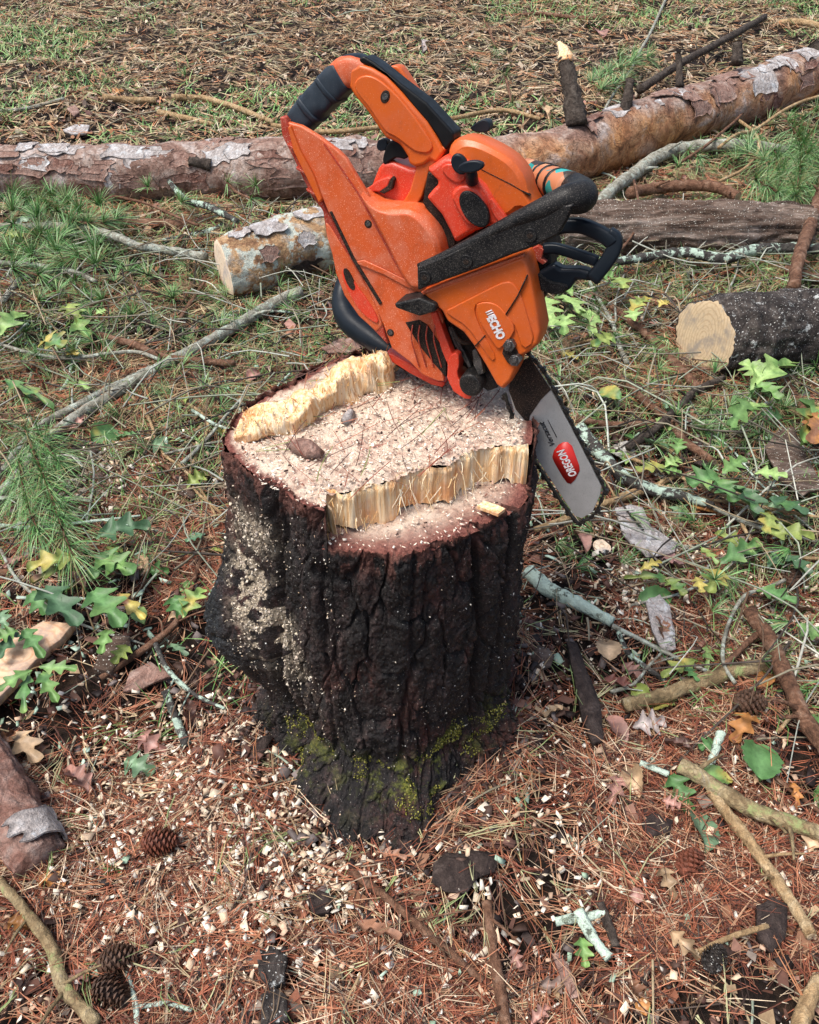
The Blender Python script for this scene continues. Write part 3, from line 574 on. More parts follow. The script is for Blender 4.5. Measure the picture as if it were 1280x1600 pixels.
    # --- tank cover: rounded orange body behind the plate
    tank = [(560, 290), (585, 312), (612, 320), (640, 318), (655, 322), (672, 336), (688, 355), (698, 378), (700, 408), (700, 450), (657, 460), (640, 440), (620, 400), (596, 350)]
    Q = [uv(x, y, .012) for x, y in tank]
    loft('tank_cover', [(.034, shrink(Q, .80)), (.028, shrink(Q, .93)), (.012, Q), (-.05, shrink(Q, 1.0)), (-.09, shrink(Q, .85))], 'orange_dusty', bevel=.004, seg=3, px=False, sm=1)
    # upper rear hood (pink-lit slope) under the trigger
    hood = [(578, 290), (590, 262), (598, 252), (612, 252), (640, 262), (660, 262), (670, 280), (664, 300), (658, 318), (640, 330), (600, 325), (585, 308)]
    hd = prism('rear_hood', hood, -.012, -.085, 'red_orange', bevel=.008, seg=3, back=.92)
    prism('hood_step', [(574, 294), (590, 282), (606, 276), (611, 279), (606, 292), (595, 300), (580, 300)], -.004, -.05, 'red_orange', hd, bevel=.003)
    prism('dust_gap', [(592, 300), (606, 290), (612, 276), (616, 280), (612, 296), (600, 303)], -.0035, -.03, 'grime_shade', hd, bevel=.001)
    # --- handle bracket neck
    nk = prism('handle_neck', [(662, 216), (668, 222), (688, 226), (697, 232), (690, 246), (680, 256), (672, 262), (668, 280), (660, 306), (650, 322), (628, 318), (640, 298), (648, 270), (650, 262), (640, 252), (638, 244), (648, 250), (656, 240)], -.002, -.040, 'orange', bevel=.003)
    sdisc('screw_hole', 656, 252, -.0012, -.004, .003, .003, 'grime_shade', nk, .0005, 12)
    # dark gap between tank and filter cover
    prism('intake_gap', [(668, 268), (690, 270), (700, 290), (705, 330), (712, 384), (698, 392), (690, 355), (672, 335), (660, 318), (664, 290)], .006, -.05, 'grime_shade', bevel=.003)
    # --- rear handle: grip, taped rear part
    gr = prism('rear_grip', [(546, 108), (562, 100), (580, 106), (602, 119), (626, 144), (650, 172), (666, 190), (682, 216), (694, 238), (682, 256), (672, 250), (662, 258), (648, 262), (638, 256), (636, 244), (624, 226), (612, 220), (602, 216), (592, 202), (574, 175), (552, 148), (545, 136)], .002, -.040, 'orange', bevel=.006, seg=3)
    prism('grip_panel', [(552, 132), (560, 120), (575, 117), (592, 124), (616, 144), (640, 172), (660, 200), (678, 228), (670, 240), (650, 238), (636, 228), (618, 214), (604, 208), (594, 195), (576, 168), (558, 146)], .0045, -.002, 'orange', gr, bevel=.002, sm=1)
    sc = sdisc('screw', 601.5, 151, .0055, .003, .0060, .0078, 'grime_shade', gr, .001, 20, .5); sdisc('screw_head', 601.5, 151, .0062, .0054, .0036, .0046, 'metal_dark', sc, .0005, 12)
    rub = [(560, 90), (568, 87), (586, 98), (626, 130), (666, 160), (709, 207), (709, 220), (695, 236), (682, 212), (666, 190), (650, 172), (626, 143), (602, 118), (580, 105), (562, 99)]
    prism('grip_rubber', rub, -.002, -.036, 'black', bevel=.005, seg=3)
    # top rear corner and taped section (round-cornered bar swept along the loop)
    def swept(name, pts, mat, hw, hh, parent=SAW, n=26, bump=0., sd=0):
        P = catmull(np.array([(*uv(x, y, w), w) for x, y, w in pts]), n); T = np.gradient(P, axis=0); T /= np.linalg.norm(T, axis=1)[:, None]
        Nn = np.stack([-T[:, 1], T[:, 0], 0 * T[:, 0]], 1); Nn /= np.linalg.norm(Nn, axis=1)[:, None]; V = []
        th = np.linspace(0, 2 * np.pi, 24, endpoint=False); hw = np.interp(np.linspace(0, 1, n), np.linspace(0, 1, len(hw)), hw); hh = np.interp(np.linspace(0, 1, n), np.linspace(0, 1, len(hh)), hh)
        for i in range(n):
            for t in th:
                c, s_ = math.cos(t), math.sin(t); e = .5; a = np.sign(c) * abs(c) ** e; b_ = np.sign(s_) * abs(s_) ** e; m = 1 + bump * float(vn(P[i][0] * 90 + 3 * a, P[i][1] * 90 + a * 2, b_ * 2.5, sd))
                q = P[i] + Nn[i] * a * hh[i] * m + np.array([0, 0, b_ * hw[i] * m]); V.append(wp(*q))
        idx = np.arange(n * 24).reshape(n, 24); nx = np.roll(idx, -1, 1); Fq = np.stack([idx[:-1], nx[:-1], nx[1:], idx[1:]], -1).reshape(-1, 4).tolist() + [idx[0][::-1].tolist(), idx[-1].tolist()]
        return mesh(name, V, Fq, mat, parent, np.mean(V, 0))
    swept('handle_corner', [(572, 118, -.019), (556, 111, -.019), (543, 113, -.019), (532, 121, -.019)], 'orange_dusty', [.0195, .0205, .0205, .020], [.0175, .019, .019, .018])
    swept('corner_cap', [(576, 100, -.022), (562, 95, -.022), (546, 95, -.022), (533, 104, -.022)], 'black_blue', [.012, .018, .018, .010], [.006, .008, .008, .005])
    swept('tape_wrap', [(541, 117, -.019), (528, 128, -.019), (505, 152, -.019), (484, 174, -.019), (470, 192, -.019)], 'tape', [.022, .0225, .022, .022, .0215], [.018, .0195, .019, .0185, .017], bump=.09)
    for q, (x, y) in enumerate([(521, 136), (492, 167)]): swept('tape_overlap', [(x, y, -.019), (x - 5, y + 6, -.019)], 'tape', [.0232, .0228], [.0204, .0198], n=4, bump=.08, sd=q)
    stube('tape_tail', [(480, 118, -.03), (484, 112, -.03), (492, 110, -.025), (500, 118, -.022)], .0018, 'grime_shade', SAW, 6)
    swept('handle_base', [(478, 188, -.019), (468, 193, -.019), (460, 198, -.019), (454, 203, -.019)], 'orange_dusty', [.0205, .021, .0205, .019], [.0145, .0145, .012, .006])
    # trigger and lock
    prism('trigger', [(606, 222), (618, 218), (632, 224), (640, 240), (634, 250), (620, 246), (612, 250), (600, 259), (597, 252), (599, 240)], -.012, -.030, 'black', bevel=.003, sm=1)
    prism('trigger_lock', [(589, 222), (592, 218), (602, 216), (606, 224), (602, 236), (592, 236), (588, 231)], -.02, -.034, 'black_blue', bevel=.002, sm=1)
    # --- filter cover (red) with oval seal
    flt = [(667, 262), (680, 254), (694, 243), (715, 245), (733, 249), (746, 276), (760, 288), (772, 310), (789, 334), (796, 346), (788, 353), (762, 354), (742, 362), (712, 380), (704, 362), (690, 335), (666, 308), (676, 296), (684, 288), (684, 280), (672, 268)]
    Q = [uv(x, y, .020) for x, y in flt]
    fc = loft('filter_cover', [(.024, shrink(Q, .90)), (.020, shrink(Q, .97)), (.014, Q), (-.06, shrink(Q, .97))], 'red_orange', bevel=.003, seg=3, px=False)
    prism('cover_rise', [(704, 306), (716, 292), (730, 290), (748, 298), (758, 316), (760, 334), (748, 350), (732, 352), (722, 340), (712, 322)], .031, .018, 'red_orange', fc, bevel=.006, seg=3, sm=1, back=1.15)
    prism('cover_ridge', [(764, 310), (770, 312), (790, 338), (794, 346), (786, 350), (776, 344), (766, 326)], .028, .02, 'red_orange', fc, bevel=.003, sm=1)
    prism('cover_ridge', [(686, 262), (700, 254), (722, 262), (730, 278), (716, 288), (700, 280)], .0275, .02, 'red_orange', fc, bevel=.004, sm=1)
    sdisc('oval_seal', 740.5, 327.5, .0345, .026, .0255, .0150, 'black_dusty', fc, .002, 28, .18)
    # choke and purge knobs
    kb = stube('knob_stem', [(738, 282, .028), (737, 272, .040), (735, 262, .046)], [.008, .0075, .0055], 'black_blue', fc, 12)[0]
    for x, y, w, a, c in ((717, 257, .034, .0130, .0100), (735, 261, .052, .0070, .0165)):
        sdisc('knob_lobe', x, y, w + .004, w - .005, a, c, 'black_blue', kb, .003, 20, .1 if x < 720 else -.35)
    # --- top cover
    top = [(700, 240), (706, 222), (722, 212), (748, 216), (782, 232), (808, 250), (826, 276), (830, 300), (846, 326), (848, 331), (820, 322), (806, 336), (792, 342), (774, 316), (752, 280), (732, 254)]
    Q = [uv(x, y, .004) for x, y in top]; up_ = np.array([.0, 1.])
    def off(P, f, dv): return [tuple(np.array(p) + up_ * dv) for p in shrink(P, f)]
    loft('top_cover', [(.017, off(Q, .82, -.002)), (.012, off(Q, .95, 0)), (.002, Q), (-.04, off(Q, .99, -.004)), (-.085, off(Q, .86, -.020)), (-.105, off(Q, .6, -.04))], 'orange', bevel=.004, seg=3, px=False, sm=1)
    prism('cover_seam', [(752, 264), (800, 288), (828, 305), (828, 306.2), (799.6, 289.2), (752, 265)], .0176, .010, 'grime_shade', bevel=0)
    prism('muffler_shadow', [(790, 344), (806, 336), (820, 322), (850, 330), (858, 345), (800, 372)], .006, -.06, 'grime_shade', bevel=.002)  # dark filler piece painting the shade below the top cover
    # far side details
    swp = [(612, 112, -.10), (618, 106, -.10), (626, 107, -.10), (634, 118, -.10), (650, 142, -.10), (668, 162, -.10), (690, 192, -.095), (704, 222, -.085)]
    swept('far_side_strap', swp, 'orange', [.012] * 2, [.004] * 2, n=30)
    prism('decompression_lever', [(733, 200), (746, 190), (756, 186), (764, 190), (766, 204), (756, 208), (740, 206)], -.075, -.095, 'black_blue', bevel=.002, sm=1)
    # --- front handle: bracket, bend, taped run to the far side
    br = prism('handle_bracket', [(651, 417), (700, 397), (760, 366), (800, 349), (868, 322), (898, 318), (884, 348), (872, 368), (826, 389), (800, 398), (746, 420), (668, 448), (652, 455)], .064, .046, 'black_dusty', bevel=.0035)
    for x, y in ((663, 434), (728, 409), (828, 368)):
        s1 = sdisc('bracket_screw', x, y, .0668, .060, .0085, .0085, 'black_dusty', br, .001, 20); sdisc('socket', x, y, .0674, .066, .004, .004, 'grime_shade', s1, .0004, 6)
    stube('front_handle', [(655, 417, .056), (700, 398, .056), (760, 368, .056), (806, 345, .055), (850, 326, .053), (885, 312, .046), (906, 308, .030), (908, 303, .004), (893, 294, -.022), (872, 288, -.046)], [.005, .0065, .008, .0105, .0135, .0175, .0195, .020, .0195, .0195], 'black_dusty', SAW, 18, 60)
    stube('handle_tape', [(893, 296, -.014), (872, 288, -.046), (850, 280, -.080), (822, 270, -.115)], [.0205, .0200, .0198, .019], 'camo', SAW, 18, 24)
    for x, y, w in ((874, 290, -.040), (862, 284.5, -.062), (852, 281, -.078)): stube('tape_edge', [(x, y, w), (x - 2, y - 1, w - .004)], .0213, 'black', SAW, 18, 4)
    stube('handle_far_run', [(822, 270, -.115), (780, 262, -.15), (700, 262, -.17), (600, 330, -.175), (560, 400, -.16)], .014, 'black', SAW, 12)
    stube('handle_bottom_run', [(548, 420, -.15), (536, 455, -.13), (538, 482, -.11), (552, 506, -.09), (590, 534, -.065), (640, 566, -.045), (684, 594, -.030)], [.013, .016, .020, .021, .018, .015, .009], 'black_blue', SAW, 14, 40)
    prism('base_strip', [(600, 552), (612, 553), (650, 574), (682, 594), (695, 598), (692, 606), (674, 602), (640, 584), (612, 566)], -.012, -.07, 'red_orange', bevel=.003)
    # rubber stub and bumper
    prism('rubber_buffer', [(615, 474), (655, 465), (681, 476), (681, 487), (655, 495), (618, 482)], .060, .018, 'black_dusty', bevel=.004)
    prism('cover_brace', [(672, 490), (682, 486), (694, 520), (706, 552), (716, 560), (714, 590), (722, 612), (735, 622), (726, 624), (708, 612), (698, 590), (700, 572), (690, 548)], .022, .006, 'red_orange', bevel=.002)
    prism('brace_foot', [(700, 556), (716, 550), (718, 570), (714, 584), (722, 602), (738, 620), (732, 626), (712, 616), (698, 594)], .026, -.03, 'red_orange', bevel=.003, sm=1)
    bo = sdisc('bumper_roller', 734, 603, .040, -.02, .0175, .0165, 'black_dusty', SAW, .005, 28)
    prism('metal_catch', [(738, 548), (744, 546), (752, 562), (756, 584), (748, 586), (740, 570)], .030, .02, 'metal_dark', bevel=.001)
    stube('hose', [(706, 510, .02), (716, 530, .028), (728, 536, .024), (740, 534, .018)], .003, 'grime_shade', SAW, 8)
    prism('chain_guide', [(752, 560), (770, 592), (778, 606), (762, 612), (748, 600), (746, 578)], .014, -.01, 'black_dusty', bevel=.002)
    # --- hand guard frame in front of the handle
    def beam(name, pts, wd, th, mat, parent, k=0):
        return swept(name, pts, mat, [wd] * 2, [th] * 2, parent, n=16)
    g = empty('hand_guard', wp(*uv(900, 400, -.03), -.03) - parent_world(SAW)); g.parent = SAW
    beam('guard_arm', [(868, 356, .0), (886, 352, .0), (915, 354, .004), (948, 370, .006), (958, 380, .006)], .009, .009, 'black_blue', g)
    beam('guard_bar', [(950, 366, .006), (961, 374, .006), (958, 392, .008), (944, 414, .010), (926, 436, .012)], .008, .0095, 'black_blue', g)
    beam('guard_crosspiece', [(850, 388, .002), (870, 388, .002), (905, 398, .004), (934, 408, .006)], .007, .0065, 'black_blue', g)
    prism('guard_plate', [(838, 428), (866, 412), (876, 420), (906, 420), (922, 424), (934, 436), (922, 440), (900, 438), (892, 452), (878, 460), (858, 458), (840, 448)], .016, -.006, 'black_blue', g, bevel=.005, seg=3)
    prism('guard_pivot', [(826, 432), (840, 426), (858, 440), (880, 444), (890, 448), (876, 460), (858, 460), (838, 450), (828, 446)], .020, -.02, 'black_dusty', g, bevel=.005, sm=1)
    prism('guard_lever', [(828, 390), (840, 384), (850, 390), (846, 404), (854, 410), (848, 414), (832, 402)], .01, -.02, 'red_dark', g, bevel=.001)
    prism('muffler', [(820, 396), (850, 400), (860, 430), (850, 470), (838, 480), (824, 440)], .000, -.06, 'grime_shade', bevel=.006, back=.95)
make_saw()
# ------------------------------------------------------------------ logs, branches
def gpt(px, py, rpx=0., lift=0.):
    p = ground(px, py, 0)
    r = rpx / pxm(p)
    for _ in range(3):
        p = ground(px, py, r * .85 + lift + max(0., .8 * float(lump(p[0], p[1])))); r = rpx / pxm(p)
    return p, r
def gpath(pts, rpx, lift=0.):
    rp = np.interp(np.linspace(0, 1, len(pts)), np.linspace(0, 1, len(rpx)), rpx) if np.ndim(rpx) else [rpx] * len(pts)
    li = np.interp(np.linspace(0, 1, len(pts)), np.linspace(0, 1, len(lift)), lift) if np.ndim(lift) else [lift] * len(pts)
    P, R = [], []
    for (x, y), r, l in zip(pts, rp, li):
        p, rr = gpt(x, y, r, l); P.append(p); R.append(rr)
    return np.array(P), np.array(R)
def end_face(name, c, T, r, mat, parent, sx=1., sy=1., jag=.06, off=.001, seg=40, sd=0):
    T = np.asarray(T, float) / np.linalg.norm(T); a = np.cross(T, [0, 0, 1.]); a /= np.linalg.norm(a); b = np.cross(a, T); V = [c + T * off]; F = []; nr = 5
    for k in range(1, nr + 1):
        for t in np.linspace(0, 2 * np.pi, seg, endpoint=False):
            rr = r * k / nr * (1 + jag * float(vn(math.cos(t) * 1.5, math.sin(t) * 1.5, sd, 4))); V.append(c + T * (off + .0015 * float(vn(k, t * 5, sd))) + a * rr * sx * math.cos(t) + b * rr * sy * math.sin(t))
    for i in range(seg): F.append([0, 1 + i, 1 + (i + 1) % seg])
    for k in range(nr - 1):
        o = 1 + k * seg
        for i in range(seg): j = (i + 1) % seg; F.append([o + i, o + j, o + seg + j, o + seg + i][::-1])
    return mesh(name, V, F, mat, parent, c)
def log_thing(name, label, P, R, mat, seg=48, n=90, bump=.12, bf=14, sd=0, cat='log', base=None, attrs=None, cut=None, cutmat='rings_pale', furrow=0.):
    P = np.asarray(P); b = P.mean(0).copy(); b[2] = float(gz(b[0], b[1])); root = empty(name, b, label, cat)
    V, Fq, fr = tube_geo(P, R, seg, n, bump, bf, sd, cap=True)
    C = np.repeat(fr[0], seg, 0); D = V - C; D /= np.linalg.norm(D, axis=1)[:, None]
    V = V + D * (.004 * fbm(V[:, 0] * 60, V[:, 1] * 60, V[:, 2] * 60, 3, sd + 5))[:, None]
    if furrow:
        q = V - C; an = np.arctan2((q * np.repeat(fr[3], seg, 0)).sum(1), (q * np.repeat(fr[2], seg, 0)).sum(1)); l = np.repeat(np.r_[0, np.cumsum(np.linalg.norm(np.diff(fr[0], axis=0), axis=1))], seg)
        V = V - D * (furrow * (1 - np.abs(vn(np.cos(an) * 7 + .5 * vn(l * 6, an, 0, 2), np.sin(an) * 7, l * 4.5, sd)) * 3.5).clip(-.6, 1) + furrow * .5 * vn(np.cos(an) * 22, np.sin(an) * 22, l * 12, sd + 1))[:, None]
    if cut is not None:      # slant the first ring onto the plane of the saw cut
        Nc = np.asarray(cut, float); Nc /= np.linalg.norm(Nc); T0_ = fr[1][0]; l = (C - fr[0][0]) @ T0_; f = np.clip(1 - l / (fr[4][0] * 2.2), 0, 1)
        V = V + T0_ * (-(((V - C) @ Nc) / (T0_ @ Nc)) * f)[:, None]
    at = {k: f(V) for k, f in (attrs or {}).items()}
    mesh('bark', V, Fq, mat, root, b, attrs=at)
    if cut is not None:
        rg = V[:seg]; c = rg.mean(0); VV = [c + Nc * .0015]; FF = []
        for q, f in enumerate((.25, .5, .75, .93, 1.0)): VV += [c + (p - c) * f * (.985) + Nc * (.0022 if f < 1 else -.001) for p in rg]
        FF += [[0, 1 + i, 1 + (i + 1) % seg] for i in range(seg)]
        for q in range(4): FF += [[1 + q * seg + i, 1 + (q + 1) * seg + i, 1 + (q + 1) * seg + (i + 1) % seg, 1 + q * seg + (i + 1) % seg] for i in range(seg)]
        mesh('cut_face', VV, FF, cutmat, root, c)
    return root, fr
def surf(fr, s, ang, off=0.):
    C, T, A, B, R = fr; n = len(C); i = min(n - 1, int(s * (n - 1))); d = A[i] * math.cos(ang) + B[i] * math.sin(ang); return C[i] + d * (R[i] + off), d, T[i]
def cam_angle(fr, s, rel):
    """angle on the log so that rel=0 faces the camera, +1 is the top edge, -1 the lower edge"""
    C, T, A, B, R = fr; i = min(len(C) - 1, int(s * (len(C) - 1))); c = CAMP - C[i]; c /= np.linalg.norm(c); a0 = math.atan2(c @ B[i], c @ A[i])
    sg = 1
    d = A[i] * math.cos(a0 + .5) + B[i] * math.sin(a0 + .5)
    if d[2] < (A[i] * math.cos(a0) + B[i] * math.sin(a0))[2]: sg = -1
    return a0 + sg * rel * 1.4
def flake(root, fr, s, rel, ls, wa, mat, lift=.004, sd=0, nm='bark_flake'):
    """thin curved plate of bark lying on a log; ls length along (m), wa half width in radians"""
    C, T, A, B, R = fr; n = len(C); a0 = cam_angle(fr, s, rel); Lt = np.r_[0, np.cumsum(np.linalg.norm(np.diff(C, axis=0), axis=1))]; l0 = s * Lt[-1]
    nu, nv = 12, 10; top = []; bot = []
    for i in range(nu):
        for j in range(nv):
            u = i / (nu - 1) * 2 - 1; v = j / (nv - 1) * 2 - 1
            ru = 1 + .35 * float(vn(v * 1.7, sd, u > 0, 7)); rv = 1 + .35 * float(vn(u * 1.7, sd, (v > 0) + 5, 8)); l = l0 + u * ls / 2 * ru; a = a0 + v * wa * rv
            k = np.interp(l, Lt, np.arange(n)); i0 = min(n - 2, int(k)); f = k - i0; c = C[i0] * (1 - f) + C[i0 + 1] * f; r = R[i0]; d = A[i0] * math.cos(a) + B[i0] * math.sin(a)
            e = lift * (.4 + 1.5 * max(abs(u), abs(v)) ** 4 * abs(float(vn(u * 2, v * 2, sd, 9)))) + .003
            top.append(c + d * (r + e + .002)); bot.append(c + d * (r + e - .0015))
    ix = np.arange(nu * nv).reshape(nu, nv); N = nu * nv
    F = np.stack([ix[:-1, :-1], ix[:-1, 1:], ix[1:, 1:], ix[1:, :-1]], -1).reshape(-1, 4); Fb = F[:, ::-1] + N
    bd = list(ix[0]) + list(ix[1:, -1]) + list(ix[-1, ::-1][1:]) + list(ix[::-1, 0][1:-1]); S = [[bd[q], bd[(q + 1) % len(bd)], bd[(q + 1) % len(bd)] + N, bd[q] + N] for q in range(len(bd))]
    V = np.array(top + bot); return mesh(nm, V, F.tolist() + Fb.tolist() + S, mat, root, V.mean(0))
def stub(root, px, py, qx, qy, rpx, depth_ref, mat='dark_twig', cut='chip', leaf=None, broken=False):
    t = (depth_ref - CAMP) @ _fw; a = CAMP + ray(px, py) * t; b = CAMP + ray(qx, qy) * (t - .01); r = rpx / FPX * t
    V, Fq, fr = tube_geo([a, (a + b) / 2 + np.array([.003, 0, 0]), b], [r * 1.3, r, r * .85], 14, 14, .45, 70, int(px)); o = mesh('branch_stub', V, Fq, mat, root, a)
    T = fr[1][-1]
    if broken: tv, tf, _ = tube_geo([b - T * r * .5, b + T * r * .7 + np.array([r * .2, 0, 0]), b + T * r * 2.0 - np.array([r * .3, 0, 0])], [r * .98, r * .8, r * .25], 12, 10, .5, 90, int(px)); mesh('broken_tip', tv, tf, 'torn', o, b); return o
    end_face('cut_end', b, T, r * (.95 if not broken else 1.05), 'rings_gold', o, jag=.5 if broken else .15, seg=16, off=.0015 if not broken else .006, sd=px); return o

# long felled trunk across the back
P, R = gpath([(-170, 268), (-60, 270), (60, 268), (200, 272), (330, 268), (450, 264), (590, 266), (700, 270), (800, 262), (880, 244), (950, 222), (1020, 196), (1100, 172), (1180, 146), (1260, 118), (1380, 78)], [36, 37, 39, 42, 44, 46, 45, 45, 46, 46, 45, 44, 41, 40, 38, 36])
TRUNK, TF = log_thing('felled_trunk', 'long fallen pine trunk lying across the back with pinkish grey and peeled orange bark', P, R, 'trunk_bark', 56, 240, .16, 9, 3,
                      attrs={'peel': lambda V: (sstep(.15, .45, V[:, 0]) * (fbm(V[:, 0] * 6, V[:, 1] * 6, V[:, 2] * 6, 3, 9) * .9 + .62 - .9 * sstep(.0, .12, V[:, 2] - gz(V[:, 0], V[:, 1]) - .17))).clip(0, 1)})
def s_at(fr, x):
    px = [640 + FPX * (c - CAMP)[0] / ((c - CAMP) @ _fw) for c in fr[0]]; return float(np.interp(x, px, np.linspace(0, 1, len(px))))
for k, (x, rel, l, w, m) in enumerate([(855, .8, .16, .35, 'silver_flake'), (930, .55, .15, .4, 'red_flake'), (1040, .35, .20, .55, 'silver_flake'), (980, .3, .14, .35, 'red_flake'), (1100, .6, .10, .5, 'silver_flake'), (1150, .7, .22, .45, 'silver_flake'),
      (1000, .8, .2, .3, 'red_flake'), (1120, -.1, .12, .3, 'red_flake'), (1210, .3, .14, .3, 'red_flake'), (1250, .7, .16, .35, 'silver_flake'), (60, .7, .12, .25, 'silver_flake'), (165, .6, .16, .3, 'silver_flake'), (250, .3, .10, .25, 'red_flake'),
      (340, .5, .12, .28, 'silver_flake'), (450, .6, .14, .3, 'silver_flake'), (510, .2, .12, .3, 'red_flake'), (30, .1, .14, .3, 'red_flake'), (120, 0, .12, .25, 'red_flake'), (400, .0, .13, .3, 'red_flake'), (570, .6, .12, .28, 'red_flake'), (290, .7, .1, .2, 'red_flake')]):
    flake(TRUNK, TF, s_at(TF, x), rel, l, w, m, .004, k)
for a in [(902, 196, 882, 92, 13, 900, 1), (975, 178, 985, 124, 7.5, 975, 0), (1062, 135, 1060, 84, 5, 1060, 0), (1150, 100, 1153, 66, 8, 1150, 0), (1283, 92, 1270, 66, 9, 1270, 0), (1112, 186, 1104, 179, 13, 1110, 0)]:
    c = surf(TF, s_at(TF, a[5]), cam_angle(TF, s_at(TF, a[5]), .5))[0]; stub(TRUNK, *a[:5], c, broken=bool(a[6]))
kn = stub(TRUNK, 330, 258, 296, 252, 8, surf(TF, s_at(TF, 320), cam_angle(TF, s_at(TF, 320), .2))[0], 'dark_twig')
for k in range(84):
    x = -40 + 1340 * (k + random.random()) / 84
    if 590 < x < 800: continue
    sv = random.random(); right = x > 800
    m = ('silver_flake' if random.random() < (.55 if rel_ > .35 else .12) else random.choice(('pink_bark', 'red_flake'))) if (rel_ := random.uniform(-.55, .95)) or 1 else 0
    if right and rel_ < .2 and random.random() < .75: continue
    flake(TRUNK, TF, s_at(TF, x), rel_, random.uniform(.05, .15), random.uniform(.12, .36), m, random.uniform(.001, .004), 100 + k)

# sawn pale log behind the saw
P, R = gpath([(350, 424), (400, 404), (460, 386), (520, 370), (600, 352), (660, 336)], [50, 50, 49, 48, 44, 42])
L2, F2 = log_thing('sawn_log', 'short sawn log with patchy grey orange bark and clean oval cut end beside the saw', P, R, 'patchy_bark', 64, 110, .16, 12, 7, furrow=.002, cut=(-.95, -.45, -.05))
for k, (s, rel, l, w, m) in enumerate([(.2, .6, .12, .4, 'silver_flake'), (.4, .7, .12, .45, 'silver_flake'), (.33, .1, .08, .3, 'silver_flake'), (.15, 0, .07, .3, 'red_flake'), (.5, .1, .08, .35, 'silver_flake'), (.3, -.5, .16, .3, 'black_flake'), (.1, .7, .08, .3, 'silver_flake')]): flake(L2, F2, s, rel, l * .8, w * .7, m, .0015, k + 40)
# brown furrowed log on the right
P, R = gpath([(880, 356), (950, 358), (1040, 357), (1130, 358), (1200, 358), (1262, 360)], [38, 40, 41, 41, 40, 36])
L3, F3 = log_thing('furrowed_log', 'grey brown old log with stringy furrowed bark lying right of the saw under the trunk', P, R, 'furrowed_bark', 96, 170, .16, 10, 9, furrow=.007)
# dark log lower right
P, R = gpath([(1098, 528), (1160, 522), (1230, 514), (1300, 508), (1400, 498)], [60, 62, 60, 60, 60])
L4, F4 = log_thing('dark_log', 'dark lichen spotted log at the right edge with a golden sawn end', P, R, 'dark_bark', 90, 120, .16, 14, 11, furrow=.0035, cut=(-1, -.42, .16), cutmat='rings_gold')
# bark log at the lower left corner
P, R = gpath([(-60, 1150), (-12, 1225), (28, 1290), (62, 1345)], [44, 45, 44, 40])
L5, F5 = log_thing('broken_limb', 'thick pinkish barked limb piece at the lower left edge with a lichen grey end', P, R, 'pink_bark', 64, 90, .22, 20, 13, furrow=.003)
flake(L5, F5, .88, .5, .05, .9, 'silver_flake', .003, 60)

# a wood slice
def slab(name, label, pts, mat, th=.012, lift=.01, cat='wood slice', bend=.0, parent=None, sd=0, warp=.004):
    lf = max(0., float(np.max([lump(*ground(x, y)[:2]) for x, y in pts]))); P = [ground(x, y, lift + lf + .012) for x, y in pts]; P = [np.array(p) for p in P]; c = np.mean(P, 0)
    Q = []
    for a, b in zip(P, P[1:] + P[:1]):
        for t in (0, .33, .66): q = a * (1 - t) + b * t; Q.append(q + (q - c) * .07 * float(vn(q[0] * 90, q[1] * 90, sd, 2)))
    n = len(Q); V = []; rr = [1, .985, .6, .25]
    for f in rr:
        for q in Q:
            p = c + (q - c) * f; d = np.linalg.norm(p - c); z = bend * (d ** 2) * 30 + warp * float(fbm(p[0] * 30, p[1] * 30, sd, 3)); V.append(p + np.array([0, 0, th + z - (.12 * th if f == 1 else 0)]))
    V.append(c + np.array([0, 0, th + warp * float(fbm(c[0] * 30, c[1] * 30, sd, 3))]))
    o = len(V); F = []
    for k in range(3):
        for i in range(n): j = (i + 1) % n; F.append([k * n + i, k * n + j, (k + 1) * n + j, (k + 1) * n + i])
    for i in range(n): F.append([3 * n + i, 3 * n + (i + 1) % n, o - 1])
    for q in Q: d = np.linalg.norm(q - c); V.append(q + np.array([0, 0, bend * d * d * 30 - .002]))
    for i in range(n): j = (i + 1) % n; F.append([i, o + i, o + j, j])
    F.append([o + i for i in range(n)][::-1])
    ob = mesh(name, V, F, mat, parent, c); 
    if label: props(ob, label, cat)
    return ob
slab('wood_slice', 'pale orange wedge of freshly sawn wood lying at the left edge under oak leaves', [(-60, 1050), (0, 1015), (30, 998), (70, 980), (122, 980), (95, 1008), (60, 1040), (0, 1100), (-60, 1130)], 'rings_slab', .016, .015)
slab('wood_chunk', 'weathered grey brown wood chunk in the litter left of the stump below the oak leaves', [(150, 1055), (158, 1030), (185, 1000), (205, 1004), (208, 1020), (175, 1062)], 'furrowed_bark', .020, .004, 'wood chunk')
BK = 'bark piece'
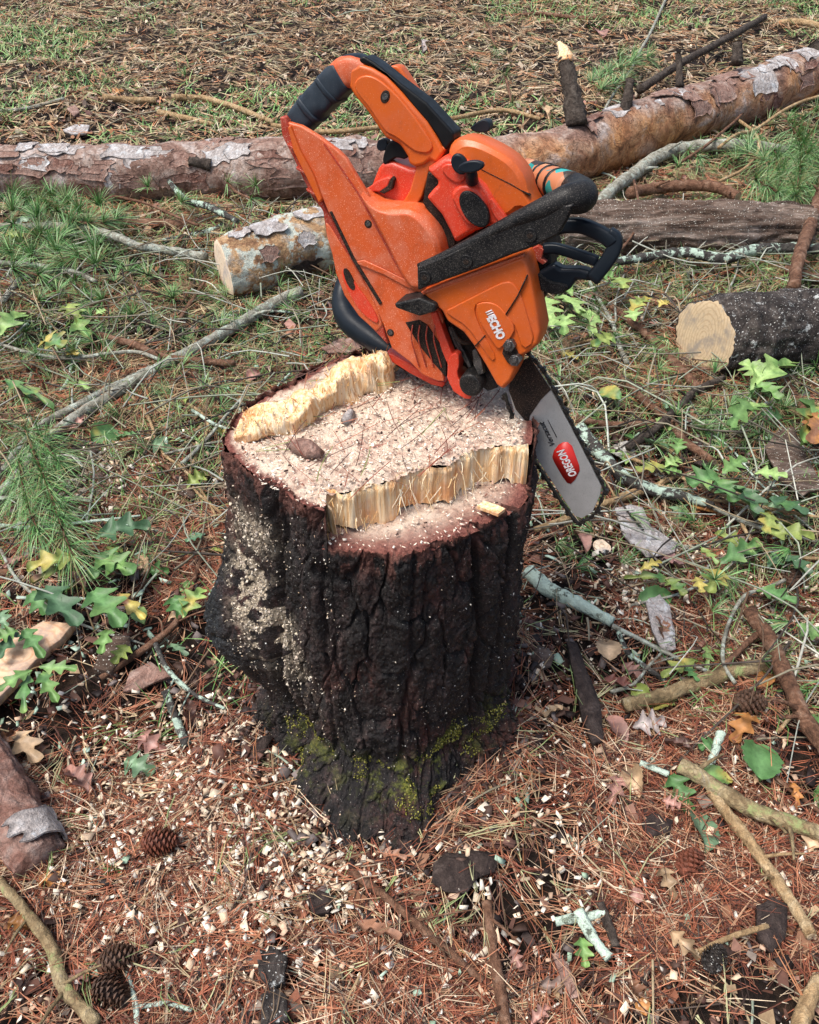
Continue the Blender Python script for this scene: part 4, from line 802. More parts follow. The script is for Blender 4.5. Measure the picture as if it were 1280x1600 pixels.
for k, a in enumerate([
    ('pinkish curved bark scrap lying left of the stump foot', [(192, 1083), (203, 1052), (235, 1034), (250, 1045), (276, 1056), (240, 1068), (215, 1082)], 'red_flake', .003, .012),
    ('silvery grey bark sheet with a bright patch right of the bar tip', [(962, 796), (985, 790), (1004, 796), (1018, 825), (1058, 850), (1050, 868), (1010, 870), (985, 850), (970, 830)], 'silver_flake', .004, .02),
    ('grey rounded bark slab half buried in wood chips right of the stump', [(1008, 942), (1030, 932), (1046, 950), (1053, 985), (1056, 1016), (1034, 1018), (1018, 985)], 'silver_flake', .006, .008),
    ('broad brown bark sheet spotted with lichen near the right edge', [(1195, 700), (1218, 672), (1240, 668), (1262, 715), (1285, 765), (1255, 776), (1215, 748)], 'furrowed_bark', .005, .02),
    ('long blackish bark strip leaning in needles right of the stump', [(886, 1010), (900, 1006), (916, 1050), (936, 1100), (944, 1160), (926, 1168), (908, 1120), (896, 1060)], 'black_flake', .010, .012),
    ('short dark bark plate at the right beside the pale broken stick', [(1180, 1420), (1200, 1408), (1228, 1416), (1226, 1470), (1205, 1492), (1182, 1470)], 'black_flake', .010, .006),
    ('reddish bark sliver pointing down in the bottom centre litter', [(862, 1492), (872, 1490), (890, 1515), (905, 1556), (893, 1562), (876, 1530)], 'red_flake', .005, .010),
    ('dark brown bark flake right of the stump among tan leaves', [(1000, 1290), (1020, 1270), (1050, 1285), (1045, 1305), (1015, 1312)], 'black_flake', .005, .008),
    ('pale pink bark scrap behind the torn ridge of the stump', [(504, 545), (530, 530), (565, 528), (575, 540), (545, 552), (512, 552)], 'red_flake', .004, .02),
    ('dull pink bark scrap left of the torn ridge of the stump', [(398, 622), (420, 610), (448, 612), (446, 628), (415, 634)], 'red_flake', .004, .015),
    ('grey curled bark scrap on the open ground above the trunk at the left', [(100, 205), (118, 196), (140, 198), (136, 210), (112, 212)], 'silver_flake', .008, .01),
    ('brown bark scrap standing in the litter above the left of the trunk', [(104, 170), (118, 164), (126, 176), (116, 184)], 'red_flake', .008, .02),
    ('grey lichen crusted bark lump at the bottom left of centre', [(402, 1490), (425, 1482), (450, 1500), (446, 1540), (420, 1550), (405, 1525)], 'dark_bark', .012, .006),
    ('second dark lichen crusted lump at the bottom edge below the first', [(408, 1560), (430, 1548), (450, 1560), (452, 1600), (410, 1605)], 'dark_bark', .012, .006),
    ('black charred bark lump right below the stump root', [(480, 1405), (500, 1395), (522, 1405), (515, 1432), (488, 1435)], 'black_flake', .010, .006),
]): slab('bark_piece', a[0], a[1], a[2], a[3], a[4], BK, .0, None, k, .005)

# branches and sticks: (label, pixel path, radius px, material, lift m)
ST = [
 ('long smooth grey green branch reaching from the left edge up to behind the stump', [(-20, 795), (39, 728), (75, 685), (131, 643), (197, 604), (239, 580), (289, 554), (361, 514), (420, 478), (470, 455)], (7, 8, 9, 9), 'grey_twig', .02),
 ('second thinner grey branch running beside the long smooth branch on its upper side', [(-10, 755), (30, 700), (66, 664), (128, 630), (184, 602), (236, 578)], (5, 6, 7), 'grey_twig', .02),
 ('thin forked pale twig hanging down from the middle of the long smooth branch', [(197, 609), (230, 649), (253, 705), (289, 735), (320, 775), (338, 807)], (3, 2), 'tan_twig', .02),
 ('pale grey branch with lichen crossing the pine needles at the upper left', [(-10, 356), (23, 354), (90, 353), (139, 357), (180, 369), (214, 384), (258, 390), (322, 402)], (5, 6, 6, 7), 'grey_twig', .06),
 ('grey branch just below the upper left pine tufts curving down at its right end', [(-10, 410), (40, 413), (90, 420), (125, 428), (150, 440)], (4, 5, 3), 'grey_twig', .04),
 ('short grey stick rising from the left edge under the pine tufts', [(5, 470), (20, 450), (36, 434), (60, 428), (92, 424)], (5, 5, 4), 'grey_twig', .03),
 ('thin bowed brown twig in front of the trunk at the left', [(165, 312), (180, 307), (205, 312), (232, 319), (273, 337), (310, 352)], 2.2, 'brown_twig', .07),
 ('brown sawn stick in the shadow under the trunk at the left', [(190, 350), (232, 348), (304, 352)], 7, 'brown_twig', .01),
 ('lichen covered grey stick under the trunk just left of the sawn log', [(255, 378), (290, 370), (325, 362), (350, 352)], 5, 'lichen_twig', .01),
 ('dark twig crusted with lichen leaning on the front of the trunk', [(252, 262), (262, 280), (290, 312), (325, 322), (350, 335), (372, 346)], (2, 6, 4), 'lichen_twig', .08),
 ('brown bent branch crossing the grey branch left of the stump', [(129, 507), (150, 520), (180, 530), (215, 540), (247, 555), (290, 562), (367, 568)], (4, 6, 6), 'brown_twig', .03),
 ('thin grey twig in the tangle above the grey branch at the left', [(-10, 535), (50, 552), (110, 560), (170, 552), (215, 550), (250, 562)], 3, 'grey_twig', .04),
 ('thin dark twig standing up left of the stump among red needles', [(266, 528), (280, 500), (300, 470), (320, 440)], (4, 2.5), 'brown_twig', .03),
 ('pale bent branch lying on the open ground above the left trunk', [(268, 152), (300, 153), (325, 155), (366, 167), (400, 180), (427, 191)], (5, 5, 4), 'tan_twig', .01),
 ('thin tan branch passing behind the saw grip above the trunk', [(425, 195), (490, 205), (546, 204), (591, 199), (700, 186), (782, 172), (845, 186)], (3.5, 4, 3), 'tan_twig', .04),
 ('orange tan stick above the left part of the trunk', [(160, 152), (200, 156), (244, 157)], 5, 'tan_twig', .01),
 ('orange tan stick right below the pale bent branch', [(248, 175), (290, 184), (333, 194)], (5, 3.5), 'tan_twig', .01),
 ('thin grey twig at the left edge on the open ground', [(-5, 173), (40, 170), (101, 154)], 3, 'grey_twig', .01),
 ('dark bare branch leaning up at the top right above the trunk', [(1000, 140), (1017, 129), (1062, 100), (1130, 63), (1194, 27)], (7, 6, 5), 'dark_twig', .06),
 ('thick curved mottled branch emerging from behind the saw handle', [(925, 332), (954, 299), (990, 272), (1035, 242), (1076, 231), (1153, 226), (1230, 236)], (9, 10, 10, 8), 'grey_twig', .03),
 ('brown stick with a pale broken tip between the trunk and the furrowed log', [(985, 302), (1005, 297), (1044, 292), (1100, 290), (1130, 296), (1153, 308)], (9, 9, 8), 'brown_twig', .05),
 ('blackish branch blotched with pale lichen along the bottom of the furrowed log', [(955, 410), (1017, 401), (1072, 394), (1130, 405), (1171, 392), (1225, 388), (1290, 390)], (6, 8, 9, 8), 'lichen_twig', .06),
 ('orange brown upright branch at the right edge crossing the furrowed log', [(1300, 260), (1280, 310), (1266, 353), (1248, 403), (1240, 450)], (7, 10, 10), 'brown_twig', .10),
 ('slender green grey twig arching up above the trunk at the top right', [(940, 180), (960, 145), (981, 118), (1000, 80), (1017, 50), (1042, -5)], 2.2, 'grey_twig', .05),
 ('pale thin branch looping over the right of the trunk', [(1123, 231), (1151, 210), (1179, 203), (1224, 173), (1255, 158), (1290, 148)], 2.6, 'tan_twig', .10),
 ('pale looped twig right of the trunk above the pine bough', [(1153, 187), (1175, 203), (1186, 222), (1182, 243), (1163, 264), (1125, 283)], 2.6, 'tan_twig', .08),
 ('thin brown twig crossing in front of the trunk at the right', [(1050, 262), (1100, 230), (1130, 205), (1152, 186), (1175, 160)], (2.5, 2), 'brown_twig', .09),
 ('bent thin twig arching over the furrowed log beside the saw', [(991, 282), (998, 320), (992, 360), (970, 390), (955, 402)], 2.2, 'brown_twig', .10),
 ('red brown stick leading down to the golden sawn end', [(955, 478), (996, 511), (1036, 547), (1068, 583), (1093, 607)], (5, 7, 8), 'brown_twig', .02),
 ('brown stick with broken orange end below the dark log', [(960, 578), (1007, 626), (1050, 659), (1068, 687), (1115, 722)], (5, 7, 6), 'brown_twig', .02),
 ('smooth dark grey stick crossing the brown stick below the dark log', [(1131, 590), (1086, 612), (1054, 644), (1021, 673), (982, 700)], (5, 7, 6), 'dark_twig', .03),
 ('straight grey brown stick touching the saw bar at its left end', [(900, 655), (930, 660), (964, 664), (1025, 661)], (5, 6), 'brown_twig', .02),
 ('black branch spotted with mint lichen leading away from the saw bar', [(905, 668), (925, 692), (939, 709), (975, 745), (1021, 766), (1072, 777), (1115, 790)], (10, 10, 7), 'lichen_twig', .02),
 ('olive tan stick passing under the tip of the saw bar', [(836, 828), (880, 812), (928, 792), (1000, 770), (1054, 745)], (5, 6, 4), 'tan_twig', .02),
 ('pale leafless sapling twig standing right of the hand guard', [(921, 440), (940, 475), (957, 504), (968, 540), (980, 567)], (2.5, 4), 'grey_twig', .03),
 ('thin grey twig arching between the sapling twig and the golden sawn end', [(900, 470), (930, 480), (960, 505), (962, 470), (975, 430)], 1.6, 'grey_twig', .05),
 ('thick stick coated in pale green lichen just right of the stump', [(826, 893), (856, 919), (885, 935), (912, 947), (957, 972)], (12, 12, 9), 'lichen_full', .01),
 ('long thin grey twig running right from the lichen coated stick', [(957, 978), (1002, 1000), (1062, 1030), (1122, 1056)], (4, 3), 'grey_twig', .02),
 ('thin lichen dotted twig bending down from the lichen coated stick', [(962, 978), (975, 1008), (987, 1026), (1040, 1064)], 4, 'lichen_twig', .015),
 ('thick straight stick with yellow green lichen right of the stump', [(976, 1102), (1025, 1090), (1081, 1071), (1137, 1052), (1205, 1038)], (12, 12, 11), 'mossy_twig', .01),
 ('heavy dark bent branch running down the right edge', [(1171, 955), (1182, 972), (1197, 989), (1216, 1030), (1239, 1082), (1261, 1131), (1300, 1185)], (11, 13, 13), 'brown_twig', .03),
 ('straight red brown stick leaning on the top of the heavy bent branch', [(1188, 987), (1160, 1012), (1134, 1038)], 5, 'brown_twig', .03),
 ('pale curved twig crossing the yellow green stick', [(1149, 1068), (1132, 1040), (1130, 1010), (1137, 980), (1149, 951), (1167, 929), (1195, 920), (1227, 906)], 3.2, 'grey_twig', .035),
 ('short mint lichen twig standing in the litter right of the stump', [(1127, 1146), (1118, 1172), (1107, 1200)], 7, 'lichen_full', .01),
 ('bright mint lichen sprig lying flat in the right litter', [(1000, 1192), (1020, 1200), (1045, 1210)], 5, 'lichen_full', .01),
 ('thick mossy yellow brown branch running to the right edge at the lower right', [(1062, 1195), (1090, 1211), (1140, 1245), (1180, 1266), (1215, 1280), (1300, 1308)], (12, 14, 12), 'mossy_twig', .02),
 ('pale broken stick pointing down at the lower right', [(1110, 1235), (1135, 1270), (1160, 1300), (1185, 1335), (1230, 1400), (1268, 1462)], (9, 10, 9), 'tan_twig', .015),
 ('brown peeled stick pointing down at the bottom right of centre', [(760, 1408), (766, 1450), (772, 1500), (782, 1550), (792, 1610)], (8, 10, 10), 'brown_twig', .01),
 ('thin greyish root stick slanting below the stump', [(548, 1362), (600, 1400), (645, 1438), (705, 1490), (755, 1532)], (6, 7, 5), 'brown_twig', .01),
 ('thin tan stick with cut ends in the lower right litter', [(1092, 1487), (1140, 1465), (1200, 1447)], 4.5, 'tan_twig', .02),
 ('mint green lichen stick lying crosswise at the bottom right of centre', [(868, 1440), (905, 1434), (945, 1427)], 7, 'lichen_full', .01),
 ('mint green lichen stick pointing down from the crosswise one', [(903, 1424), (920, 1455), (938, 1480), (952, 1497)], (9, 8), 'lichen_full', .015),
 ('dark short stick behind the mint green lichen sticks', [(938, 1412), (952, 1448), (962, 1480)], 7, 'dark_twig', .01),
 ('stout brown stick end at the lower right corner', [(1282, 1530), (1262, 1570), (1246, 1615)], 12, 'tan_twig', .015),
 ('olive brown stick running down at the lower left corner', [(-6, 1370), (40, 1425), (80, 1480), (100, 1540), (152, 1602)], (7, 10, 11), 'mossy_twig', .015),
 ('mint lichen twig pointing down at the bottom left', [(193, 1503), (203, 1535), (212, 1570), (214, 1602)], (4, 5), 'lichen_full', .01),
 ('mint lichen twig lying level at the bottom left', [(214, 1574), (240, 1570), (265, 1568), (300, 1578)], 4, 'lichen_full', .01),
 ('thin dark stick standing in the chips left of centre at the bottom', [(198, 1400), (225, 1455), (246, 1508)], (5, 4), 'dark_twig', .01),
 ('dark curved root hugging the bare soil left of the stump', [(157, 1060), (213, 1023), (245, 1000), (272, 977), (290, 945), (305, 900), (322, 850)], (5, 6, 5, 3), 'brown_twig', .012),
 ('short black lichen tipped stick pointing at the stump foot from the left', [(258, 1080), (268, 1105), (280, 1135), (292, 1166)], (6, 7), 'lichen_twig', .01),
 ('thin brown twig lying above the furrowed log at the far right', [(1200, 160), (1240, 190), (1290, 200)], 3, 'brown_twig', .05),
 ('thin pale sticks crossing on the ground near the top centre', [(790, 25), (850, 22), (905, 28), (983, 26)], 3, 'brown_twig', .01),
 ('long weathered stick at the top right edge above the trunk', [(1210, 38), (1245, 34), (1300, 44)], 5, 'tan_twig', .01),
 ('grey brown stick running off the right edge under the upright branch', [(1225, 420), (1262, 430), (1300, 445)], 7, 'brown_twig', .02),
 ('short brown knobby stick beside the small round cone at the right', [(1225, 590), (1240, 618), (1258, 640)], (6, 8), 'brown_twig', .02),
 ('thin brown stick crossing the lower left of the mossy branch', [(1140, 1155), (1180, 1190), (1230, 1230), (1290, 1275)], (4, 4), 'brown_twig', .012),
 ('thin yellowish twig at the right above the heavy bent branch', [(1150, 800), (1180, 850), (1230, 868), (1290, 874)], 3, 'tan_twig', .02),
 ('long thin grey twig under the oak leaves at the right', [(1085, 776), (1130, 800), (1180, 822), (1230, 832), (1290, 850)], (4, 3), 'grey_twig', .025),
]
for i, (lab, pts, r, m, lift) in enumerate(ST):
    lift = lift + (.010 if np.max(r) > 4 else .008)
    P, R = gpath(pts, r, lift); big = np.max(r) > 6
    V, Fq, fr = tube_geo(P, R, 12 if big else 7, max(12, len(pts) * (8 if big else 5)), .30 if big else .2, 45, i)
    if big:
        D = V - np.repeat(fr[0], 12, 0); D /= np.linalg.norm(D, axis=1)[:, None] + 1e-9; V = V + D * (.0022 * fbm(V[:, 0] * 160, V[:, 1] * 160, V[:, 2] * 160, 2, i))[:, None]
    small = np.max(r) < 4.2
    ob = mesh('twig' if small else ('branch' if len(pts) > 4 else 'stick'), V, Fq, m, None, P.mean(0)); props(ob, lab, 'twig' if small else ('branch' if len(pts) > 4 else 'stick'))
    if any(k in lab for k in ('broken', 'cut', 'sawn', 'stout')):
        e = -1 if ('tip' in lab or 'orange end' in lab or 'down' in lab) else 0
        end_face('cut_end', fr[0][e], fr[1][e] * (1 if e else -1), fr[4][e] * .95, 'rings_gold', ob, jag=.4, seg=14, off=.002)
    # side twiglets as parts
    if np.max(r) >= 4.5 and len(pts) > 4 and 'lichen' not in lab:
        for q in range(3):
            k = random.randrange(4, len(fr[0]) - 4); c, T, A, B = fr[0][k], fr[1][k], fr[2][k], fr[3][k]; d = A * random.uniform(.0, .8) + B * random.choice((-1, 1)) * random.uniform(.5, 1) + T * random.uniform(-.3, .9); d /= np.linalg.norm(d)
            ln = random.uniform(.03, .11); rr = fr[4][k] * .35
            V, Fq, _ = tube_geo([c, c + d * ln * .5 + np.array([0, 0, .004]), c + d * ln], [rr, rr * .4], 6, 8, .2, 60, q); mesh('side_twig', V, Fq, m, ob, c)
# pale wood chip lying on the stump ledge, bark bits on the cut
def chipbox(name, label, px, py, z, a, b, t, ang, mat, cat):
    c = on_z(px, py, z); V = []
    for k, (u, v) in enumerate([(-1, -1), (1, -1), (1, 1), (.2, 1.25), (-1, 1)]): V.append([c[0] + math.cos(ang) * u * a - math.sin(ang) * v * b, c[1] + math.sin(ang) * u * a + math.cos(ang) * v * b, z + t + .003 * u])
    V += [[p[0], p[1], p[2] - t] for p in V]; F = [[0, 1, 2, 3, 4], [9, 8, 7, 6, 5]] + [[i, i + 5, (i + 1) % 5 + 5, (i + 1) % 5] for i in range(5)]
    return props(mesh(name, V, F, mat, None, c, smooth=False), label, cat)
chipbox('wood_chip', 'pale yellow wood chip lying on the lower ledge of the stump', 767, 797, ZL + .008, .018, .0075, .005, -.75, 'torn', 'wood chip')
P = [(445, 693), (462, 686), (490, 690), (508, 706), (504, 716), (478, 716), (455, 706)]
def top_flake(label, P, mat, z, name='bark_piece', cat='bark piece'):
    Q = np.array([on_z(x, y, z) for x, y in P]); c = Q.mean(0); V = list(Q) + [c + (q - c) * .6 + np.array([0, 0, .009]) for q in Q] + [c + np.array([0, 0, .011])]; n = len(Q); F = []
    for i in range(n): j = (i + 1) % n; F += [[i, j, n + j, n + i], [n + i, n + j, 2 * n]]
    F.append(list(range(n))[::-1]); return props(mesh(name, V, F, mat, None, c), label, cat)
top_flake('brown curled bark piece lying on the sawn top of the stump', P, 'red_flake', T0 + .003)
top_flake('small grey green lichen crumb on the sawn top of the stump', [(532, 658), (545, 643), (556, 644), (552, 656), (540, 664)], 'silver_flake', T0 + .004, 'lichen_crumb', 'lichen')
# ------------------------------------------------------------------ leaves, boughs, cones
def leaf_geo(base, d, L, Wd, kind='oak', curl=.3, roll=0., tilt=.1, sd=0):
    """one lobed leaf blade from base along d (horizontal direction), returns V, F"""
    d = np.array(d, float); d /= np.linalg.norm(d); side = np.cross([0, 0, 1.], d); nrm = np.cross(d, side); n = 21; V = []; F = []
    side, nrm = side * math.cos(roll) + nrm * math.sin(roll), nrm * math.cos(roll) - side * math.sin(roll)
    rs = np.random.RandomState(sd)
    ph = rs.uniform(0, 1)
    for i in range(n):
        t = i / (n - 1); env = math.sin(math.pi * min(1, t * .97 + .03) ** .85) ** .7
        if kind == 'oak':
            tooth = .5 + .5 * math.cos(2 * math.pi * (t * 3.2 + .12)); w = Wd * env * (.34 + .66 * tooth ** 1.2); sw = .10 * L * tooth
        elif kind == 'strap': w = Wd * env; sw = 0
        else: w = Wd * env * (1 + .12 * rs.uniform(-1, 1)); sw = 0
        z = tilt * L * t - curl * L * (t - .4) ** 2 + .02 * L * math.sin(9 * t + ph * 6)
        for k, f in enumerate((-1, -.5, 0, .5, 1)):
            e = abs(f); V.append(np.array(base) + d * (L * t + sw * e) + side * w * f + nrm * (z + curl * Wd * (e ** 1.5) * .55 + .012 * L * rs.uniform(-1, 1) * e))
    for i in range(n - 1):
        for k in range(4): a = i * 5 + k; F.append([a, a + 1, a + 6, a + 5])
    return V, F
G1, G2, G3, G4 = (.075, .17, .05), (.12, .225, .06), (.23, .345, .11), (.05, .11, .05); YG, YL, BR, PK, TN, OR, GY = (.20, .25, .06), (.40, .33, .08), (.20, .095, .05), (.36, .19, .15), (.42, .29, .17), (.38, .17, .05), (.34, .29, .27)
def leaf_cols(V, c, sd, edge=None):
    V = np.asarray(V); n = vn(V[:, 0] * 70, V[:, 1] * 70, sd, 3)[:, None] * .5 + .5; f = np.arange(len(V)) % 5; mid = (f == 2)[:, None]
    col = np.array(c)[None] * (.75 + .5 * n); col = np.where(mid, col * 1.35 + .02, col)
    if edge is not None:
        e = sstep(.5, .85, vn(V[:, 0] * 40, V[:, 1] * 40, sd, 8) * .5 + .5)[:, None]; col = col * (1 - e) + np.array(edge)[None] * e
    return col.clip(0, 1)
def leaf_obj(px, py, qx, qy, w, col, lift, kind='oak', curl=.5, roll=0., parent=None, sd=0, edge=None, name='leaf', tilt=None):
    lift += .014 + max(0., float(lump(*ground(px, py)[:2]))); a = ground(px, py, lift); b = ground(qx, qy, lift); d = b - a; L = np.linalg.norm(d[:2]); L = max(L, .01)
    V, F = leaf_geo(a, [d[0], d[1], 0], L * 1.08, 1.4 * w / pxm(a), kind, curl, roll, .08 if tilt is None else tilt, sd)
    V = np.array(V)
    ob = mesh(name, V, F, 'leafy', parent, a, cols=leaf_cols(V, col, sd, edge)); return ob
# sprigs: label, stem pixels, lift, leaves (base, tip, half width px, colour, edge colour)
SPR = [
 ('oak sprig with dark green and yellowing leaves at the left below the big pine bough', [(190, 800), (160, 870), (135, 885), (130, 930), (150, 990), (170, 1015)], .05, [
  ((148, 838), (228, 826), 22, G4, None), ((205, 868), (148, 900), 24, G1, None), ((122, 870), (50, 888), 17, YG, YL), ((122, 888), (56, 908), 16, YG, BR), ((60, 915), (118, 975), 22, G4, None), ((140, 920), (185, 970), 24, G1, G2),
  ((180, 925), (222, 962), 10, YL, BR), ((148, 870), (205, 900), 22, G2, G1), ((172, 980), (160, 1020), 12, G2, None), ((45, 925), (75, 960), 16, G1, None)]),
 ('bright green oak sprig lying over the pale wood slice at the left edge', [(-10, 1075), (30, 1055), (60, 1042), (90, 1040)], .06, [
  ((35, 980), (62, 1018), 13, G1, G2), ((28, 985), (-5, 1000), 16, G2, None), ((60, 1042), (116, 1048), 10, G2, G3), ((62, 1048), (88, 1095), 12, G2, G1), ((45, 1048), (38, 1108), 10, G1, G3), ((50, 1045), (0, 1075), 12, G2, None), ((28, 980), (0, 1025), 14, G4, None)]),
 ('single small green oak leaf on the bare soil left of the stump', [(312, 838), (318, 836)], .02, [((320, 834), (293, 846), 8, (.12, .25, .13), None)]),
 ('pale green oak sprig below the golden sawn end at the right', [(1215, 560), (1195, 600), (1175, 645), (1150, 660)], .09, [
  ((1175, 600), (1235, 562), 24, G3, G2), ((1190, 590), (1165, 565), 16, G3, None), ((1180, 600), (1215, 620), 18, G2, None), ((1160, 645), (1195, 640), 16, G3, G2), ((1170, 620), (1145, 655), 14, G2, None)]),
 ('large two coloured oak leaf at the right edge turning yellow and brown', [(1290, 610), (1280, 640)], .08, [((1278, 628), (1258, 690), 26, G2, YL), ((1285, 640), (1268, 692), 18, OR, BR)]),
 ('sprig of dull green oak leaves right of the lichen spotted branch', [(1100, 745), (1140, 765), (1180, 800), (1230, 815), (1270, 840)], .06, [
  ((1128, 745), (1078, 760), 22, G1, G3), ((1120, 750), (1145, 785), 20, G1, G2), ((1150, 760), (1180, 800), 22, G4, G1), ((1195, 780), (1255, 800), 26, G4, G1), ((1205, 800), (1195, 835), 14, YG, YL), ((1130, 738), (1160, 715), 14, G2, None), ((1180, 738), (1225, 745), 12, G3, None), ((1190, 830), (1268, 834), 14, YG, G3)]),
 ('olive yellow oak leaves just right of the saw bar tip', [(1000, 735), (1040, 715), (1065, 690)], .04, [((1042, 728), (998, 738), 15, YG, YL), ((1040, 728), (1060, 715), 12, G3, None), ((1058, 708), (1062, 685), 11, G2, None), ((1035, 735), (1062, 740), 10, G2, None)]),
 ('cluster of light green leaves under the hand guard of the saw', [(850, 450), (880, 480), (930, 500), (965, 500)], .08, [
  ((845, 462), (862, 500), 18, G3, (.3, .42, .16)), ((870, 460), (905, 485), 18, G3, None), ((885, 490), (882, 520), 13, G3, G2), ((915, 480), (925, 512), 15, G3, None), ((925, 430), (955, 432), 16, G2, G3), ((962, 432), (975, 450), 14, YG, G3),
  ((985, 485), (1012, 462), 12, YG, YL), ((992, 500), (990, 480), 12, G3, None), ((960, 525), (930, 535), 14, YG, G1), ((1030, 478), (1042, 470), 8, YL, YG), ((895, 460), (870, 440), 14, G3, G2)]),
 ('small yellow leaf lying right of the clutch cover', [(880, 556), (886, 557)], .02, [((875, 552), (900, 562), 8, YL, YG)]),
 ('curved olive and yellow oak leaf in the litter right of the lichen coated stick', [(985, 900), (1000, 902)], .025, [((1062, 908), (985, 898), 7, YG, G1), ((1040, 905), (1066, 930), 14, YG, G1), ((1000, 890), (1030, 880), 7, YL, None)]),
 ('green oak leaves scattered on a twig across the right litter', [(1080, 885), (1140, 885), (1200, 878), (1280, 872)], .04, [
  ((1128, 878), (1182, 848), 16, G1, G3), ((1128, 888), (1110, 920), 17, YG, YL), ((1092, 855), (1118, 878), 9, YG, G3), ((1200, 885), (1226, 868), 14, G4, None), ((1220, 870), (1260, 900), 18, G4, G1), ((1088, 900), (1096, 925), 9, YL, None), ((1182, 920), (1238, 942), 16, G1, G2), ((1245, 975), (1290, 995), 15, G2, None)]),
 ('yellow green oak leaf tipped brown above the yellow green stick', [(1090, 1040), (1085, 1035)], .02, [((1090, 1030), (1040, 1056), 12, YG, YL), ((1070, 1040), (1088, 1062), 10, G1, None)]),
 ('lone upright green leaf right of the yellow oak leaf', [(1104, 1010), (1106, 1020)], .02, [((1106, 1005), (1104, 1040), 8, G3, G2)]),
 ('yellowing oak leaves in the tangle at the left edge', [(60, 470), (90, 520), (130, 560)], .05, [
  ((100, 475), (128, 510), 14, YG, G3), ((110, 500), (135, 520), 14, G2, YG), ((65, 530), (100, 545), 18, G1, YL), ((100, 550), (120, 558), 10, YL, OR), ((150, 490), (163, 484), 8, G3, None), ((0, 520), (28, 490), 22, G3, G2), ((0, 590), (72, 625), 10, G1, YG), ((120, 595), (135, 605), 9, G3, None)]),
 ('pale curled leaf draped on the pine tufts at the upper left', [(5, 362), (20, 350)], .07, [((5, 358), (50, 338), 6, (.32, .42, .30), None), ((6, 366), (34, 372), 9, YG, TN)]),
 ('green leaf blade lying by the mint lichen sticks at the bottom', [(910, 1455), (912, 1460)], .02, [((908, 1462), (914, 1508), 12, G2, G3)]),
]
for i, (lab, stem, lift, lv) in enumerate(SPR):
    P, R = gpath(stem, 1.4, lift * .6); root = empty('oak_sprig' if len(lv) > 2 else 'fallen_leaf', [P[:, 0].mean(), P[:, 1].mean(), float(gz(P[:, 0].mean(), P[:, 1].mean()))], lab, 'leaves' if len(lv) > 1 else 'leaf')
    V, Fq, _ = tube_geo(P, R, 5, 16, .1, 30, i); mesh('stem', V, Fq, 'tan_twig', root, P.mean(0))
    for k, (a, b, w, c, e) in enumerate(lv): leaf_obj(*a, *b, w, c, lift + .01 * (k % 3), 'oak', random.uniform(.2, .6), random.uniform(-.35, .35), root, i * 31 + k, e)
# brown dead leaves seen singly
DL = [
 ('tan star shaped dead leaf right of the dark bark strip', (948, 1000), (952, 1035), 14, TN), ('pink dead leaf below the lichen dotted twig', (968, 1040), (996, 1060), 13, PK), ('dark red dead leaf beside the dark bark strip', (935, 1065), (990, 1080), 12, (.15, .05, .035)),
 ('pink pointed dead leaf left of the lilac crumpled leaf', (948, 1118), (976, 1160), 12, PK), ('lilac grey crumpled dead leaf below the yellow green stick', (990, 1135), (1034, 1130), 17, GY), ('orange brown dead oak leaf standing at the right', (1180, 1112), (1148, 1160), 16, OR),
 ('small orange brown leaf between the stick and the heavy branch', (1205, 1050), (1186, 1072), 9, OR), ('mauve dead leaf below the silvery bark sheet', (1015, 872), (1062, 885), 15, (.27, .15, .14)), ('tan dead leaf low right of the stump side', (885, 1106), (855, 1115), 9, TN),
 ('dusty pink dead leaf by the stump right of the bar', (900, 830), (918, 860), 9, PK), ('orange brown fallen leaf by the lower right bark plate', (1265, 1330), (1275, 1300), 14, TN), ('tan folded dead leaf in the lower right litter', (1030, 1350), (1052, 1400), 12, TN),
 ('large pale brown curled leaf at the top of the lower right litter', (985, 1195), (998, 1240), 13, TN), ('brown curled leaf left of the large pale one', (968, 1210), (955, 1250), 12, PK), ('brown oak leaf flat at the bottom right', (978, 1530), (1002, 1560), 14, BR), ('small golden leaf under the flat brown oak leaf', (1000, 1560), (1010, 1585), 8, OR),
 ('pale tan ruffled leaf at the left edge below the wood slice', (12, 1145), (58, 1195), 20, TN), ('mauve oak leaf in the chips left of the stump', (215, 1145), (255, 1172), 14, (.32, .17, .14)), ('crumpled pinkish dead leaf in the tangle at the left edge', (18, 500), (52, 498), 16, PK),
 ('orange brown dead leaf below the barked limb at the lower left', (55, 1375), (98, 1385), 13, OR), ('pale brown leaf at the lower left edge', (10, 1440), (45, 1450), 12, OR), ('reddish leaf chip in the middle of the right litter', (985, 1400), (1005, 1398), 8, PK),
 ('pink leaf tip in the bottom centre litter', (830, 1600), (855, 1575), 10, PK), ('brown leaf between the two lower right sticks', (1235, 1220), (1245, 1260), 8, OR), ('pale silvery dead leaf beside the spotted branch', (955, 700), (990, 715), 14, (.42, .40, .36)),
 ('cream leaf stub left of the golden sawn end', (1060, 640), (1085, 655), 10, BR), ('cream dead leaf beside the saw cover', (870, 530), (895, 545), 8, TN), ('rust coloured leaf under the dull green sprig', (1075, 785), (1118, 800), 8, OR), ('pale yellow oak leaf low in the dull green sprig', (1205, 790), (1190, 815), 10, YL),
 ('small grey leaf on the open ground near the top centre', (650, 60), (662, 78), 8, GY), ('reddish leaf on the open ground near the top right', (932, 48), (942, 58), 8, PK), ('tan leaf on the open ground above the trunk at the left', (176, 146), (190, 142), 8, OR), ('pale leaf left of the furrowed log top', (840, 165), (860, 185), 7, TN),
 ('white edged dead leaf under the mossy branch', (1180, 1220), (1215, 1212), 9, TN), ('russet leaf scrap near the cone on the right', (1035, 1250), (1060, 1262), 10, PK), ('mauve leaf by the bottom lichen sticks', (800, 1480), (812, 1510), 9, PK)]
